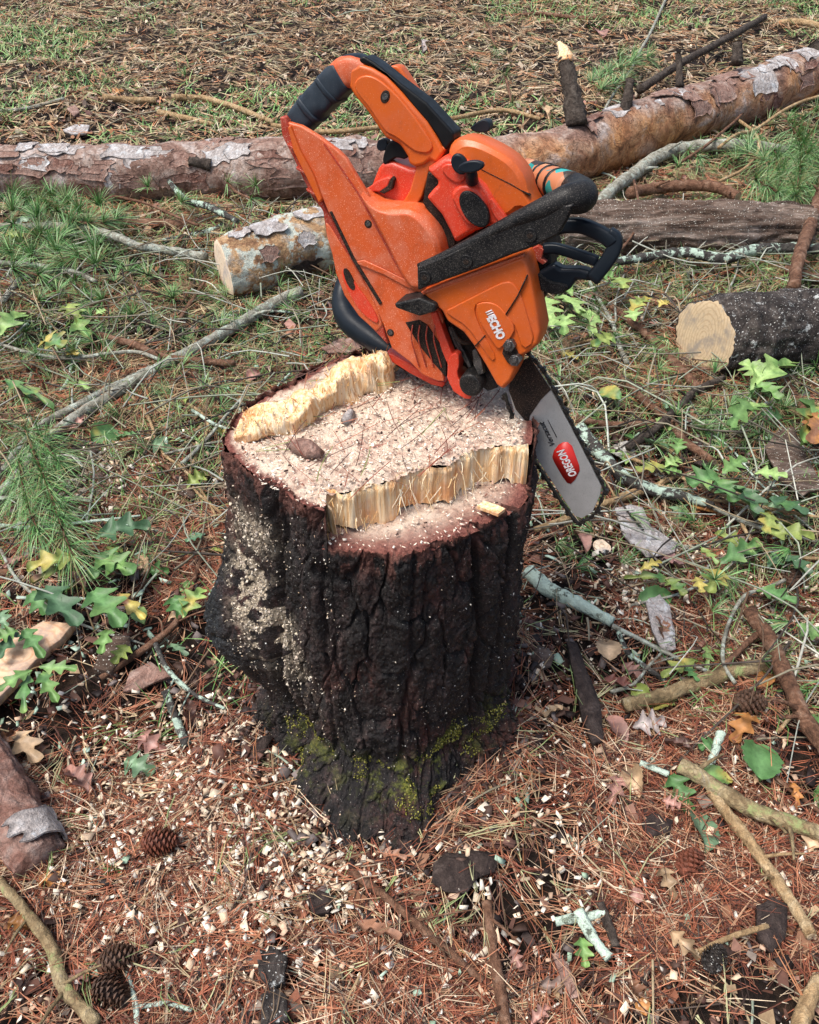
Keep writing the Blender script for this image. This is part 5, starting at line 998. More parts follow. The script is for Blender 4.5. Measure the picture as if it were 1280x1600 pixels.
for k, (lab, a, b, w, c) in enumerate(DL):
    props(leaf_obj(*a, *b, w, c, .012, 'oak' if k % 3 else 'round', random.uniform(.4, 1.1), random.uniform(-.5, .5), None, 500 + k, tuple(q * .5 for q in c), 'dead_leaf', .12), lab, 'leaf')
# pine boughs: needle tufts on a stem
def tuft_geo(c, axis, L, n, w, spread=.9, droop=.3, rs=random):
    V, F, Cc = [], [], []; axis = np.array(axis, float); axis /= np.linalg.norm(axis); a = np.cross(axis, [.3, .2, 1]); a /= np.linalg.norm(a); b = np.cross(axis, a)
    for _ in range(n):
        t = rs.uniform(0, 2 * math.pi); s = rs.uniform(.15, 1) * spread; d = axis * math.cos(s * 1.3) + (a * math.cos(t) + b * math.sin(t)) * math.sin(s * 1.3); l = L * rs.uniform(.7, 1.1); side = np.cross(d, [rs.uniform(-.4, .4), rs.uniform(-.4, .4), 1]); side /= np.linalg.norm(side) + 1e-9
        o = len(V); col = np.array(rs.choice([(.05, .14, .04), (.09, .24, .06), (.14, .32, .09), (.22, .40, .15), (.34, .46, .24), (.26, .24, .10)])) * rs.uniform(.8, 1.2)
        for k in range(4):
            u = k / 3; p = c + d * l * u + np.array([0, 0, -droop * l * u * u]); ww = w * (1 - .75 * u ** 2); V += [p - side * ww, p + side * ww]; Cc += [col, col]
        for k in range(3): F.append([o + 2 * k, o + 2 * k + 1, o + 2 * k + 3, o + 2 * k + 2])
    return V, F, Cc
def bough(lab, stems, Lpx, dens=46, lift=.04, sp=26, name='pine_bough', w=.0009, group=None):
    c0 = np.mean([ground(*p) for s in stems for p in s], 0); root = empty(name, c0, lab, 'pine bough', group)
    for s in stems:
        V, F, Cc = [], [], []
        if len(s) > 1:
            P, R = gpath(s, 2.2, lift); Vt, Ft, fr = tube_geo(P, R, 6, 16, .2, 50, 1); mesh('stem', Vt, Ft, 'brown_twig', root, P.mean(0)); C = catmull(P, max(2, int(sum(math.dist(a, b) for a, b in zip(s, s[1:])) / sp)))
        else: C = [gpt(*s[0], 2, lift)[0]]
        for i, c in enumerate(C):
            ax = (C[min(i + 1, len(C) - 1)] - C[max(i - 1, 0)]) if len(C) > 1 else np.array([random.uniform(-.6, .6), random.uniform(-.8, .2), 1.]); ax = ax / (np.linalg.norm(ax) + 1e-9) + np.array([0, 0, .5])
            v, f, cc = tuft_geo(np.array(c), ax, Lpx / pxm(c) * 1.1, dens, w * (1.0 if pxm(c) > 500 else 1.5)); o = len(V); V += v; Cc += cc; F += [[q + o for q in g] for g in f]
        props(mesh('needle_cluster', V, F, 'leafy', root, c0, cols=np.array(Cc)), kind='stuff')
    return root
bough('lush green pine bough hanging down at the left edge above the oak sprig', [[(40, 672), (62, 730), (85, 790), (112, 868)], [(30, 720), (40, 780), (60, 830)], [(60, 680), (90, 720)]], 80, 27, .09, 12)
bough('spreading tufts of green pine needles in front of the trunk at the upper left', [[(20, 303), (60, 318), (90, 330)], [(82, 309)], [(124, 332)], [(155, 322)], [(110, 345), (150, 350), (180, 345)], [(60, 340)], [(20, 330)], [(105, 320)], [(40, 310), (20, 350)]], 44, 90, .10, 15)
bough('green pine tufts around the pale branch at the left', [[(60, 372), (90, 376), (124, 355)], [(64, 371)], [(124, 400), (100, 410)], [(18, 399)], [(35, 385)], [(150, 390)], [(90, 395)], [(50, 400)], [(20, 420), (60, 430)], [(150, 415)]], 46, 90, .07, 14)
bough('small pine tufts in the tangle below the grey branch', [[(116, 440), (130, 450)], [(232, 432)], [(270, 466)], [(206, 494)], [(160, 470)], [(60, 470), (90, 460)], [(180, 440), (200, 425)], [(40, 520)], [(20, 600), (40, 620)], [(60, 560)]], 38, 55, .04, 16)
bough('two sparse pine tufts standing before the trunk left of the sawn log', [[(232, 293)], [(283, 317)]], 28, 50, .11)
bough('thin pine spray before the trunk beside the saw handle', [[(355, 285), (370, 300), (392, 310)], [(400, 290)]], 30, 30, .10, 18)
bough('dense dark green pine bough at the right edge below the trunk', [[(1253, 222), (1250, 260), (1243, 305)], [(1210, 235), (1220, 280)], [(1285, 230), (1280, 290)], [(1180, 280), (1215, 300)], [(1240, 200), (1262, 240)], [(1195, 250), (1170, 240)]], 66, 60, .11, 11)
bough('feathery blue green pine tuft behind the trunk at the upper right', [[(925, 128), (950, 115), (985, 100)], [(940, 140), (975, 128)], [(965, 90), (1010, 92)]], 34, 90, .10, 12)
bough('faint pine tufts on the ground behind the saw top cover', [[(760, 35), (775, 75)], [(790, 120), (800, 160)], [(850, 160), (862, 185)], [(740, 110)]], 32, 36, .03, 16)
bough('low pine tufts under the dark log at the right', [[(1140, 635), (1170, 625), (1200, 632)], [(1110, 640)], [(1225, 640)], [(1080, 668), (1100, 672)]], 40, 60, .03, 16)
bough('sparse pine spray in front of the trunk at the right', [[(1075, 235), (1090, 245)], [(1060, 262)]], 28, 40, .09)
bough('pine tuft among leaves under the right pale branch', [[(1150, 250), (1170, 225)], [(1200, 195), (1230, 190)], [(1275, 175)]], 34, 55, .07, 14)
bough('small green tuft beside the barked limb at the lower left', [[(100, 1292)]], 26, 30, .01); bough('small bright tuft in the chips at the lower left', [[(180, 1362)]], 28, 36, .01)
bough('bright green grassy tuft at the lower right edge', [[(1272, 1238), (1285, 1245)]], 34, 60, .01, 10); bough('soft tuft on the ground at the top right centre', [[(806, 22)], [(270, 55)]], 20, 36, .01)
bough('dull pine tuft right of the stump under the bar tip', [[(870, 850), (885, 860)]], 26, 40, .005, 12); bough('pale tuft behind the saw at the bottom of the sawn log', [[(440, 560), (455, 590)]], 22, 26, .005, 14)
bough('small pine tuft on the ground left of the pale bent branch', [[(290, 118)], [(60, 138)], [(168, 132)], [(268, 205), (280, 215)]], 18, 40, .01)
bough('pine tufts between the sawn log and the grey branch', [[(330, 470), (345, 490)], [(300, 440)], [(380, 500)]], 24, 30, .01, 16)
# cones
def cone(lab, px, py, r, mat, ax=(1, .2, .1)):
    p, rr = gpt(px, py, r, .016); root = empty('pine_cone', [p[0], p[1], float(gz(p[0], p[1]))], lab, 'pine cone'); ax = np.array(ax, float); ax /= np.linalg.norm(ax); a = np.cross(ax, [0, 0, 1.]); a /= np.linalg.norm(a); b = np.cross(ax, a)
    V, Fq, _ = tube_geo([p - ax * rr * 1.1, p - ax * rr * .4, p + ax * rr * .5, p + ax * rr * 1.25], [rr * .35, rr * .75, rr * .6, rr * .12], 10, 10, .1, 60, 3); mesh('core', V, Fq, mat, root, p)
    Vs, Fs = [], []
    for k in range(96):
        t = k / 95; ang = k * 2.39996; rad = rr * (.30 + .75 * math.sin(math.pi * (t * .85 + .12))); c = p + ax * rr * (-1.1 + 2.3 * t); d = a * math.cos(ang) + b * math.sin(ang); tt = np.cross(ax, d); w = rr * .22; o = len(Vs)
        q0 = c + d * rad * .5; q1 = c + d * rad + ax * rr * .22
        Vs += [q0 - tt * w * .6, q0 + tt * w * .6, q1 + tt * w, q1 + d * w * .3 + ax * w * .3, q1 - tt * w, q1 - ax * w * .6]; Fs += [[o, o + 1, o + 2, o + 3, o + 4], [o, o + 4, o + 5], [o + 5, o + 2, o + 1], [o + 2, o + 5, o + 4, o + 3], [o, o + 5, o + 1]]
    props(mesh('scales', Vs, Fs, mat, root, p, smooth=False), kind='stuff')
cone('black pine cone lying in the chips at the bottom left', 180, 1502, 24, 'cone', (1, .3, 0)); cone('second black pine cone directly below the other at the bottom left', 170, 1548, 25, 'cone', (.8, -.4, .1))
cone('rust brown pine cone half buried above the bottom left chips', 246, 1316, 22, 'rustcone', (1, .1, 0)); cone('small rust brown cone in the lower right litter', 1077, 1351, 20, 'rustcone', (.7, .7, .1))
cone('dark broken cone under the yellow green stick at the right', 1168, 1098, 20, 'cone', (1, 0, 0)); cone('tiny dark cone near the right edge above the heavy branch', 1240, 905, 14, 'cone', (.4, 1, 0))
cone('small dark rounded cone at the lower right above the tan stick', 1115, 1500, 18, 'dark_bark', (.5, .5, .5))
def knob(lab, px, py, r, mat, face='rings_gold'):
    p, rr = gpt(px, py, r, .004); V, Fq, fr = tube_geo([p - np.array([0, 0, rr]), p + np.array([0, -.1 * rr, rr * .2])], [rr * 1.05, rr], 16, 6, .15, 60, int(px)); o = props(mesh('sawn_stub', V, Fq, mat, None, p), lab, 'wood stub'); end_face('cut_end', fr[0][-1], np.array([0, -.25, 1.]), rr * .95, face, o, jag=.15, seg=18, off=.002)
knob('small round pale sawn twig end facing up right of the bar tip', 940, 856, 14, 'dark_bark', 'rings_pale'); knob('rounded brown cone like knob at the right below the pale sprig', 1246, 632, 15, 'brown_twig')
# ------------------------------------------------------------------ litter nobody could count
def ribbons(P, th, L, w, z0, rise, bend, cols, nseg=2, curlz=0.):
    """flat narrow ribbons; P (N,2) start, th heading, L length, w half width"""
    N = len(P); ts = np.linspace(0, 1, nseg + 1); V = np.empty((N, nseg + 1, 2, 3)); dx, dy = np.cos(th), np.sin(th); sx, sy = -dy, dx
    mid = P + .5 * L[:, None] * np.stack([dx, dy], 1); zb = gz(P[:, 0], P[:, 1]); ze = gz(P[:, 0] + L * dx, P[:, 1] + L * dy); ru = RNG.uniform(-1, 1, N) * .6; lz = lump(mid[:, 0], mid[:, 1])
    for k, t in enumerate(ts):
        off = bend * L * (t * t - t); x = P[:, 0] + L * t * dx + off * sx; y = P[:, 1] + L * t * dy + off * sy; z = zb * (1 - t) + ze * t + lz + z0 + rise * t + curlz * L * t * (1 - t)
        ww = w * (1 if k < nseg else .45)
        V[:, k, 0] = np.stack([x - ww * sx, y - ww * sy, z + ww * ru], 1); V[:, k, 1] = np.stack([x + ww * sx, y + ww * sy, z - ww * ru], 1)
    n1 = (nseg + 1) * 2; b = (np.arange(N) * n1)[:, None]; F = np.concatenate([np.stack([b[:, 0] + 2 * k, b[:, 0] + 2 * k + 2, b[:, 0] + 2 * k + 3, b[:, 0] + 2 * k + 1], 1) for k in range(nseg)], 0)
    return V.reshape(-1, 3), F, np.repeat(cols, n1, 0)
def scatter(n, x0, x1, y0, y1, dens=None):
    out = []
    m = 0
    while m < n:
        p = np.stack([RNG.uniform(x0, x1, n * 2), RNG.uniform(y0, y1, n * 2)], 1)
        lim = .88 + .70 * (p[:, 1] + .94); keep = abs(p[:, 0]) < lim
        keep &= np.hypot(p[:, 0] - STC[0], p[:, 1] - STC[1]) > .205
        if dens is not None: keep &= RNG.random(len(p)) < dens(p[:, 0], p[:, 1])
        out.append(p[keep]); m += keep.sum()
    return np.concatenate(out)[:n]
def pick(pal, n, wts=None, jit=.25):
    pal = np.array(pal); i = RNG.choice(len(pal), n, p=wts); return (pal[i] * RNG.uniform(1 - jit, 1 + jit, n)[:, None]).clip(0, 1)
soil_spot = lambda x, y: np.exp(-(((x + .46) / .14) ** 2 + ((y - .0) / .15) ** 2))
def patch(f, s, t=.1): return lambda x, y: np.clip(.5 + 1.3 * fbm(x * f, y * f, s, 3, s) + t, .08, 1)
RED = [(.31, .100, .052), (.42, .175, .095), (.20, .062, .036), (.10, .040, .027), (.44, .26, .155), (.04, .022, .017), (.54, .42, .29)]  # near-black and pale tones put shadow gaps and highlights into the needle colours
TAN = [(.34, .24, .13), (.46, .35, .20), (.24, .15, .085), (.30, .13, .06), (.15, .10, .06), (.38, .37, .20), (.22, .28, .11)]
def needles(name, lab, n, box, L, w, pal, wts, zr, dens, rise=.012, mat='litter', fas=3, seg=2):
    m = n // fas; p = scatter(m, *box, dens=dens); th = RNG.uniform(0, 2 * np.pi, m) + .0; P = np.repeat(p, fas, 0) + RNG.normal(0, .002, (m * fas, 2)); T = np.repeat(th, fas) + RNG.normal(0, .12, m * fas); N = m * fas
    Ln = np.repeat(RNG.uniform(L[0], L[1], m), fas) * RNG.uniform(.85, 1.1, N); z = np.repeat(RNG.uniform(zr[0], zr[1], m) ** 1, fas) + RNG.uniform(0, .002, N)
    c = np.repeat(pick(pal, m, wts), fas, 0) * RNG.uniform(.8, 1.2, N)[:, None]
    V, F, C = ribbons(P, T, Ln, np.full(N, w) * RNG.uniform(.7, 1.2, N), z, RNG.normal(0, rise, N), RNG.normal(0, .35, N), c.clip(0, 1), seg)
    return props(mesh(name, V, F, mat, None, (0, 0, 0), cols=C, smooth=False), lab, 'pine needles', kind='stuff')
TANGLE = 1
def tangle(x, y): return np.maximum(sstep(.25, .6, y - .25 * np.abs(x) + .2) * sstep(.25, .6, np.abs(x + .05) + .3 * y), sstep(.42, .8, x) * sstep(-.25, .15, y)).clip(0, 1) * (1 - .9 * soil_spot(x, y))
nearmask = lambda x, y: (1 - .55 * tangle(x, y)) * (1 - .97 * soil_spot(x, y)) * np.clip(.55 + 2.0 * fbm(x * 6, y * 6, 0, 4, 77), .04, 1)
needles('pine_needle_litter', 'thick carpet of rust red fallen pine needles around the stump', 134000, (-2.1, 2.1, -.95, 1.3), (.05, .115), .00064, RED, [.20, .15, .16, .16, .13, .11, .09], (.001, .024), nearmask)
needles('needle_thatch', 'mixed tan and brown needles and dead grass around the logs behind the stump', 66000, (-3.2, 3.2, 1.0, 3.0), (.05, .12), .0011, TAN + RED[:3], [.13, .12, .13, .12, .1, .08, .08, .10, .08, .06], (.001, .04), patch(4, 5, .0))
needles('distant_thatch', 'tan dead grass and needle thatch covering the ground beyond the trunk', 150000, (-7.5, 7.5, 2.4, 9.5), (.05, .14), .0023, [(.44, .31, .18), (.56, .43, .27), (.34, .22, .13), (.40, .20, .10), (.20, .13, .08), (.42, .38, .22), (.26, .30, .13), (.52, .24, .12), (.60, .50, .36)], [.17, .16, .15, .12, .10, .08, .07, .07, .08], (.001, .035), patch(1.6, 9, .75), seg=1)
needles('dry_grass', 'thin tan and olive dead grass stalks between the needles', 11000, (-1.9, 1.9, -.85, 1.6), (.03, .10), .0008, TAN, None, (.004, .030), patch(4, 15, .0), .02)
# green grass blades
def blades(name, lab, n, box, L, w, pal, dens, h):
    p = scatter(n, *box, dens=dens); th = RNG.uniform(0, 2 * np.pi, n); V, F, C = ribbons(p, th, RNG.uniform(L[0], L[1], n), np.full(n, w), RNG.uniform(0, .01, n), RNG.uniform(h[0], h[1], n), RNG.normal(0, .2, n), pick(pal, n), 2, .35)
    props(mesh(name, V, F, 'leafy', None, (0, 0, 0), cols=C, smooth=False), lab, 'grass', kind='stuff')
GR = [(.11, .24, .06), (.18, .32, .09), (.28, .38, .14), (.08, .18, .06)]
blades('green_grass', 'sparse green grass blades in the litter near the logs', 20000, (-2.2, 2.2, .0, 2.2), (.025, .085), .0010, GR, lambda x, y: np.clip(-.12 + 1.6 * fbm(x * 3.2, y * 3.2, 3, 3, 33) + .75 * tangle(x, y), .02, 1), (.01, .06))
blades('distant_grass', 'green grass patches on the open ground behind the trunk', 26000, (-6, 6, 2.2, 8.5), (.03, .08), .0026, [tuple(q * 1.15 for q in c) for c in GR], lambda x, y: np.clip(.05 + 1.8 * fbm(x * 1.3, y * 1.3, 3, 3, 35), 0, 1), (.01, .05))
def foot_ring(n):
    a = RNG.uniform(-np.pi, np.pi, n); r = .215 + np.abs(RNG.normal(0, .05, n)); return np.stack([STC[0] + r * np.cos(a), STC[1] + r * np.sin(a)], 1)
# small flat bits: chips, leaf crumbs, bark crumbs, lichen crumbs
def bits(name, lab, cat, P, size, pal, wts=None, z=(.004, .02), thick=.25, mat='chip', asp=(.4, 1.), zf=None, par=None, base=(0, 0, 0), vert=1., flat=False):
    n = len(P); s = RNG.uniform(size[0], size[1], n) * RNG.uniform(.5, 1, n) ** .5; a = RNG.uniform(*asp, n); h = RNG.uniform(0, 2 * np.pi, n); pitch = RNG.normal(0, .5, n) * vert; rol = RNG.normal(0, .5, n) * vert
    U = np.stack([np.cos(h) * np.cos(pitch), np.sin(h) * np.cos(pitch), np.sin(pitch)], 1); Wv = np.stack([-np.sin(h) * np.cos(rol), np.cos(h) * np.cos(rol), np.sin(rol)], 1); Nn = np.cross(U, Wv)
    zz = (gz(P[:, 0], P[:, 1]) + lump(P[:, 0], P[:, 1]) if zf is None else zf(P)) + RNG.uniform(z[0], z[1], n); c = np.stack([P[:, 0], P[:, 1], zz], 1); hs = (s / 2)[:, None]; hb = hs * a[:, None]; k = RNG.uniform(.5, 1.3, (n, 4, 1)); t = hs * thick
    cor = np.stack([c - U * hs * k[:, 0] - Wv * hb * k[:, 1], c + U * hs * k[:, 1] - Wv * hb * k[:, 2], c + U * hs * k[:, 3] + Wv * hb * k[:, 0], c - U * hs * k[:, 2] + Wv * hb * k[:, 3]], 1)
    top = cor + (Nn * t)[:, None] + (Nn * t * .6)[:, None] * np.array([1, -1, 1, -1])[None, :, None]; bot = cor - (Nn * t)[:, None]; V = np.concatenate([top, bot], 1).reshape(-1, 3); b = (np.arange(n) * 8)[:, None]
    F = np.concatenate([b + np.array([q]) for q in ([0, 1, 2, 3], [7, 6, 5, 4], [0, 4, 5, 1], [1, 5, 6, 2], [2, 6, 7, 3], [3, 7, 4, 0])], 0); C = np.repeat(pick(pal, n, wts), 8, 0)
    if flat: V = top.reshape(-1, 3); F = (np.arange(n) * 4)[:, None] + np.arange(4)[None]; C = C.reshape(n, 8, 3)[:, :4].reshape(-1, 3)
    o = mesh(name, V, F, mat, par, base, cols=C, smooth=False)
    if cat: props(o, lab, cat)
    return props(o, kind='stuff')
CH = [(.74, .62, .46), (.84, .75, .60), (.64, .48, .33), (.76, .70, .60), (.52, .36, .25)]
def blobs(lst, n):
    out = []; tot = sum(q[4] for q in lst)
    for px, py, sx, sy, w in lst:
        m = int(n * w / tot); g = ground(px, py); k = 1 / pxm(g); out.append(np.stack([g[0] + RNG.normal(0, sx * k, m), g[1] + RNG.normal(0, sy * k * 1.3, m)], 1))
    p = np.concatenate(out); return p[np.hypot(p[:, 0] - STC[0], p[:, 1] - STC[1]) > .225]
bits('wood_chips', 'pale saw chips strewn over the needles on every side of the stump', 'wood chips', blobs([(330, 1310, 110, 60, 5), (350, 1420, 110, 60, 4), (180, 1320, 70, 60, 2), (480, 1330, 90, 50, 2), (140, 760, 30, 40, 3), (190, 740, 60, 40, 2), (290, 1180, 60, 40, 1.6), (1230, 990, 50, 40, 2.6), (990, 940, 30, 40, 1.6), (1010, 850, 60, 50, 1.6),
     (900, 1260, 150, 120, 1.2), (700, 1400, 200, 90, 1.6), (1100, 900, 120, 80, 2), (60, 1480, 70, 60, 1), (640, 1500, 260, 60, 1.4), (1190, 1270, 60, 50, 1.2), (150, 1150, 80, 60, 1)] + [(700, 900, 400, 380, 3)], 7200), (.004, .018), CH, None, (.010, .030), .07, asp=(.22, .8))
bits('fine_sawdust', 'fine sawdust flecks sprinkled between the needles', 'sawdust', scatter(16000, -1.8, 1.8, -.85, 1.6, patch(3.5, 21, -.05)), (.002, .006), CH + [(.5, .45, .38)], None, (.006, .026), .25, flat=True)
bits('leaf_crumbs', 'small brown and pink scraps of dead leaves in the litter', 'leaf litter', scatter(5200, -1.9, 1.9, -.85, 1.7, patch(4, 25, .1)), (.008, .034), [BR, (.26, .14, .10), TN, (.10, .045, .03), (.30, .12, .07), (.25, .2, .16), (.05, .03, .025)], [.2, .13, .12, .18, .15, .08, .14], (.006, .026), .05, 'litter', (.35, .8), flat=True)
bits('bark_crumbs', 'dark crumbs of bark among the needles', 'bark crumbs', np.concatenate([scatter(7000, -1.9, 1.9, -.85, 1.7), foot_ring(900)]), (.006, .030), [(.03, .02, .018), (.07, .04, .03), (.12, .06, .045), (.16, .13, .12)], None, (.006, .026), .2, 'litter', (.3, .9))
bits('lichen_crumbs', 'pale mint lichen crumbs scattered on the ground', 'lichen', scatter(1500, -1.7, 1.7, -.8, 1.7, patch(3, 29, .1)), (.006, .028), [(.38, .52, .40), (.48, .62, .50), (.30, .42, .30)], None, (.010, .026), .12, 'chip', (.25, .7))
bits('thatch_crumbs', 'brown and tan leaf scraps on the ground round the trunk', 'leaf litter', scatter(14000, -4.5, 4.5, 1.5, 4.2, patch(2, 35, .2)), (.012, .045), [TN, BR, PK, (.12, .07, .045), (.4, .34, .26), (.05, .035, .028), (.3, .14, .07)], None, (.002, .028), .06, 'litter', (.25, .8), flat=True)
bits('distant_crumbs', 'leaf scraps and twig bits on the far open ground', 'leaf litter', scatter(34000, -7.5, 7.5, 3.6, 9.5, patch(1.4, 37, .5)), (.014, .045), [TN, (.30, .17, .10), (.54, .44, .32), (.16, .10, .065), (.38, .29, .22), (.09, .06, .045)], None, (.002, .03), .06, 'litter', (.2, .7), flat=True)
# twiglets: real round short twigs, individually too many to name
def twiglets(name, lab, n, box, L, r, pal, z, dens=None):
    p = scatter(n, *box, dens=dens); V, F, C = [], [], []; o = 0
    cs = pick(pal, n)
    for i in range(n):
        a = RNG.uniform(0, 2 * np.pi); l = RNG.uniform(*L); rr = RNG.uniform(*r); q = np.array([p[i, 0], p[i, 1], 0]); e = q + np.array([math.cos(a), math.sin(a), 0]) * l; m = (q + e) / 2 + np.append(RNG.normal(0, l * .08, 2), 0)
        for t in (q, m, e): t[2] = float(gz(t[0], t[1])) + RNG.uniform(*z)
        v, f, _ = tube_geo([q, m, e], [rr, rr * .6], 5, 6, .15, 80, i, cap=False); V.append(v); F.append(np.array(f) + o); C.append(np.repeat(cs[i:i + 1], len(v), 0)); o += len(v)
    props(mesh(name, np.concatenate(V), np.concatenate(F), 'litter', None, (0, 0, 0), cols=np.concatenate(C)), lab, 'twigs', kind='stuff')
TW = [(.30, .26, .18), (.42, .33, .2), (.18, .11, .07), (.10, .075, .06), (.36, .42, .32)]
twiglets('loose_twiglets', 'tiny bare twigs scattered through the near litter', 900, (-1.6, 1.6, -.8, 1.3), (.04, .15), (.0008, .0028), TW, (.006, .03))
twiglets('tangled_twigs', 'tangle of thin grey and olive twigs around the logs', 2300, (-2.4, 2.4, -.1, 2.4), (.08, .42), (.0009, .0032), [(.26, .23, .16), (.34, .27, .17), (.15, .095, .06), (.07, .055, .045), (.27, .30, .22), (.44, .44, .37), (.38, .40, .34), (.03, .025, .02), (.18, .16, .12)], (.004, .11), lambda x, y: np.clip(.02 + tangle(x, y), 0, 1))
twiglets('far_twigs', 'thin twigs lying on the far open ground', 200, (-6, 6, 3, 8.5), (.12, .5), (.002, .006), TW, (.008, .04))
# sawdust and needles on the stump
nt = 4200; r = np.sqrt(RNG.random(nt)) * .205; a = RNG.uniform(0, 2 * np.pi, nt); P = np.stack([STC[0] + r * np.cos(a), STC[1] + r * np.sin(a)], 1)
wy = np.interp(P[:, 0], WALL[:, 0], WALL[:, 1]); top = (P[:, 1] > wy + .003) | (P[:, 0] < WALL[0, 0]); zs = np.where(top, T0, ZL + .002)
keepl = top | (RNG.random(nt) < .45)
hy = np.interp(P[:, 0], HINGE[:, 0], HINGE[:, 1], right=9); ok = keepl & (P[:, 1] < hy) & ((P[:, 1] > wy + .003) | (P[:, 1] < wy - .006) | (P[:, 0] < WALL[0, 0])); P, zs = P[ok], zs[ok]
bits('sawdust', None, None, P, (.002, .0065), [(.82, .70, .56), (.88, .80, .68), (.76, .60, .47), (.66, .42, .34), (.30, .14, .10), (.06, .035, .03)], [.30, .30, .18, .08, .05, .09], (.000, .003), .10, asp=(.2, .7), vert=.6, zf=lambda Q: zs, par=STUMP, base=STUMP.location)
def top_needles(n):
    V, F, C = [], [], []
    for _ in range(n):
        a = random.uniform(0, 6.28); r = math.sqrt(random.random()) * .18; x, y = STC[0] + r * math.cos(a), STC[1] + .02 + r * math.sin(a); th = random.uniform(0, 3.14); l = random.uniform(.02, .085); bn = random.gauss(0, .12); z = T0 + random.uniform(.003, .010); lift = random.uniform(-.001, .012); w = .00055; o = len(V)
        if y < np.interp(x, WALL[:, 0], WALL[:, 1]) - .01 and x > WALL[0, 0]: continue
        col = random.choice([(.25, .07, .045), (.16, .05, .035), (.36, .14, .08), (.10, .05, .04), (.20, .24, .08)])
        for k in range(5):
            t = k / 4; q = [x + l * (t - .5) * math.cos(th) - bn * l * (t * t - t) * math.sin(th), y + l * (t - .5) * math.sin(th) + bn * l * (t * t - t) * math.cos(th), z + lift * t]; V += [[q[0] + math.sin(th) * w, q[1] - math.cos(th) * w, q[2]], [q[0] - math.sin(th) * w, q[1] + math.cos(th) * w, q[2] + .0004]]; C += [col] * 2
        for k in range(4): F.append([o + 2 * k, o + 2 * k + 1, o + 2 * k + 3, o + 2 * k + 2])
    props(mesh('fallen_needles', V, F, 'litter', STUMP, STUMP.location, cols=np.array(C), smooth=False), kind='stuff')
top_needles(150)

# loose dead leaves and bark scraps
MARK = [(640, 1330, 'stump foot'), (200, 1080, 'pinkish curved bark scrap'), (60, 1040, 'pale wood slice'), (175, 1525, 'two black pine cones'), (60, 1480, 'olive brown stick in the lower left corner'), (30, 1290, 'barked limb at the lower left'), (360, 1320, 'thick drift of pale chips'),
 (430, 1515, 'grey lichen crusted bark lump'), (775, 1500, 'brown peeled stick at the bottom'), (920, 1460, 'crossed mint lichen sticks'), (1150, 1465, 'thin tan stick with cut ends'), (1190, 1330, 'pale broken stick'), (1190, 1265, 'mossy yellow brown branch'), (1250, 1100, 'heavy dark bent branch'), (1090, 1070, 'yellow green stick'),
 (915, 1090, 'long blackish bark strip'), (890, 930, 'lichen coated stick'), (1035, 975, 'grey rounded bark slab'), (1010, 835, 'silvery bark sheet'), (1010, 755, 'mint spotted black branch'), (1240, 720, 'lichen spotted bark sheet'), (1180, 600, 'pale green oak sprig'), (1040, 560, 'red brown stick by the golden sawn end'), (890, 490, 'light green oak leaves under the saw'),
 (1150, 860, 'dull green oak sprig'), (230, 590, 'long smooth grey branch'), (90, 760, 'lush pine bough'), (130, 900, 'yellowing oak sprig at the left'), (270, 700, 'forked pale twig'), (300, 1000, 'dark curved root'), (460, 560, 'torn ridge of the stump'), (110, 380, 'pine tufts at the upper left'), (350, 450, 'oval cut end of the sawn log'), (640, 1440, 'greyish root stick'), (270, 1130, 'black lichen tipped stick')]
LABS = {}
def where(p, what):
    q = np.array([p[0], p[1], float(gz(*p[:2]))]) - CAMP; t = q @ _fw; x = 640 + FPX * q[0] / t; y = 800 - FPX * (q @ _up) / t; best = sorted(MARK, key=lambda m: math.hypot(m[0] - x, m[1] - y))
    for m in best[:3]:
        dx, dy = x - m[0], y - m[1]; side = ('right of' if dx > 0 else 'left of') if abs(dx) > abs(dy) else ('just below' if dy > 0 else 'just above')
        for near in ('', 'further '):
            lab = '%s %s%s the %s' % (what, near if math.hypot(dx, dy) > 60 else '', side.replace('just ', '') if near else side, m[2]); lab = ' '.join(lab.split())
            if len(lab.split()) <= 16 and lab not in LABS: LABS[lab] = 1; return lab
    return None
for k in range(120):
    p = scatter(1, -1.5, 1.7, -.75, 1.5)[0]; a = random.uniform(0, 6.28); L = random.uniform(.03, .075); cn, c = random.choice([('brown', BR), ('pink', PK), ('tan', TN), ('greyish', (.22, .15, .12)), ('russet', (.30, .15, .09)), ('dark', (.12, .06, .045))]); ad = 'broad' if L > .058 else ('short' if L < .042 else 'curled')
    lab = where(p, '%s %s dead leaf' % (ad, cn))
    if not lab: continue
    
    z = float(gz(*p) + lump(*p)) + random.uniform(.020, .032); V, F = leaf_geo([p[0], p[1], z], [math.cos(a), math.sin(a), 0], L, L * random.uniform(.22, .36), random.choice(('oak', 'round', 'oak')), random.uniform(.4, 1.3), random.uniform(-.7, .7), random.uniform(0, .4), 900 + k)
    props(mesh('dead_leaf', V, F, 'leafy', None, (p[0], p[1], z), cols=leaf_cols(V, c, k, tuple(q * .45 for q in c))), lab, 'leaf', 'small dead leaves loose in the litter')
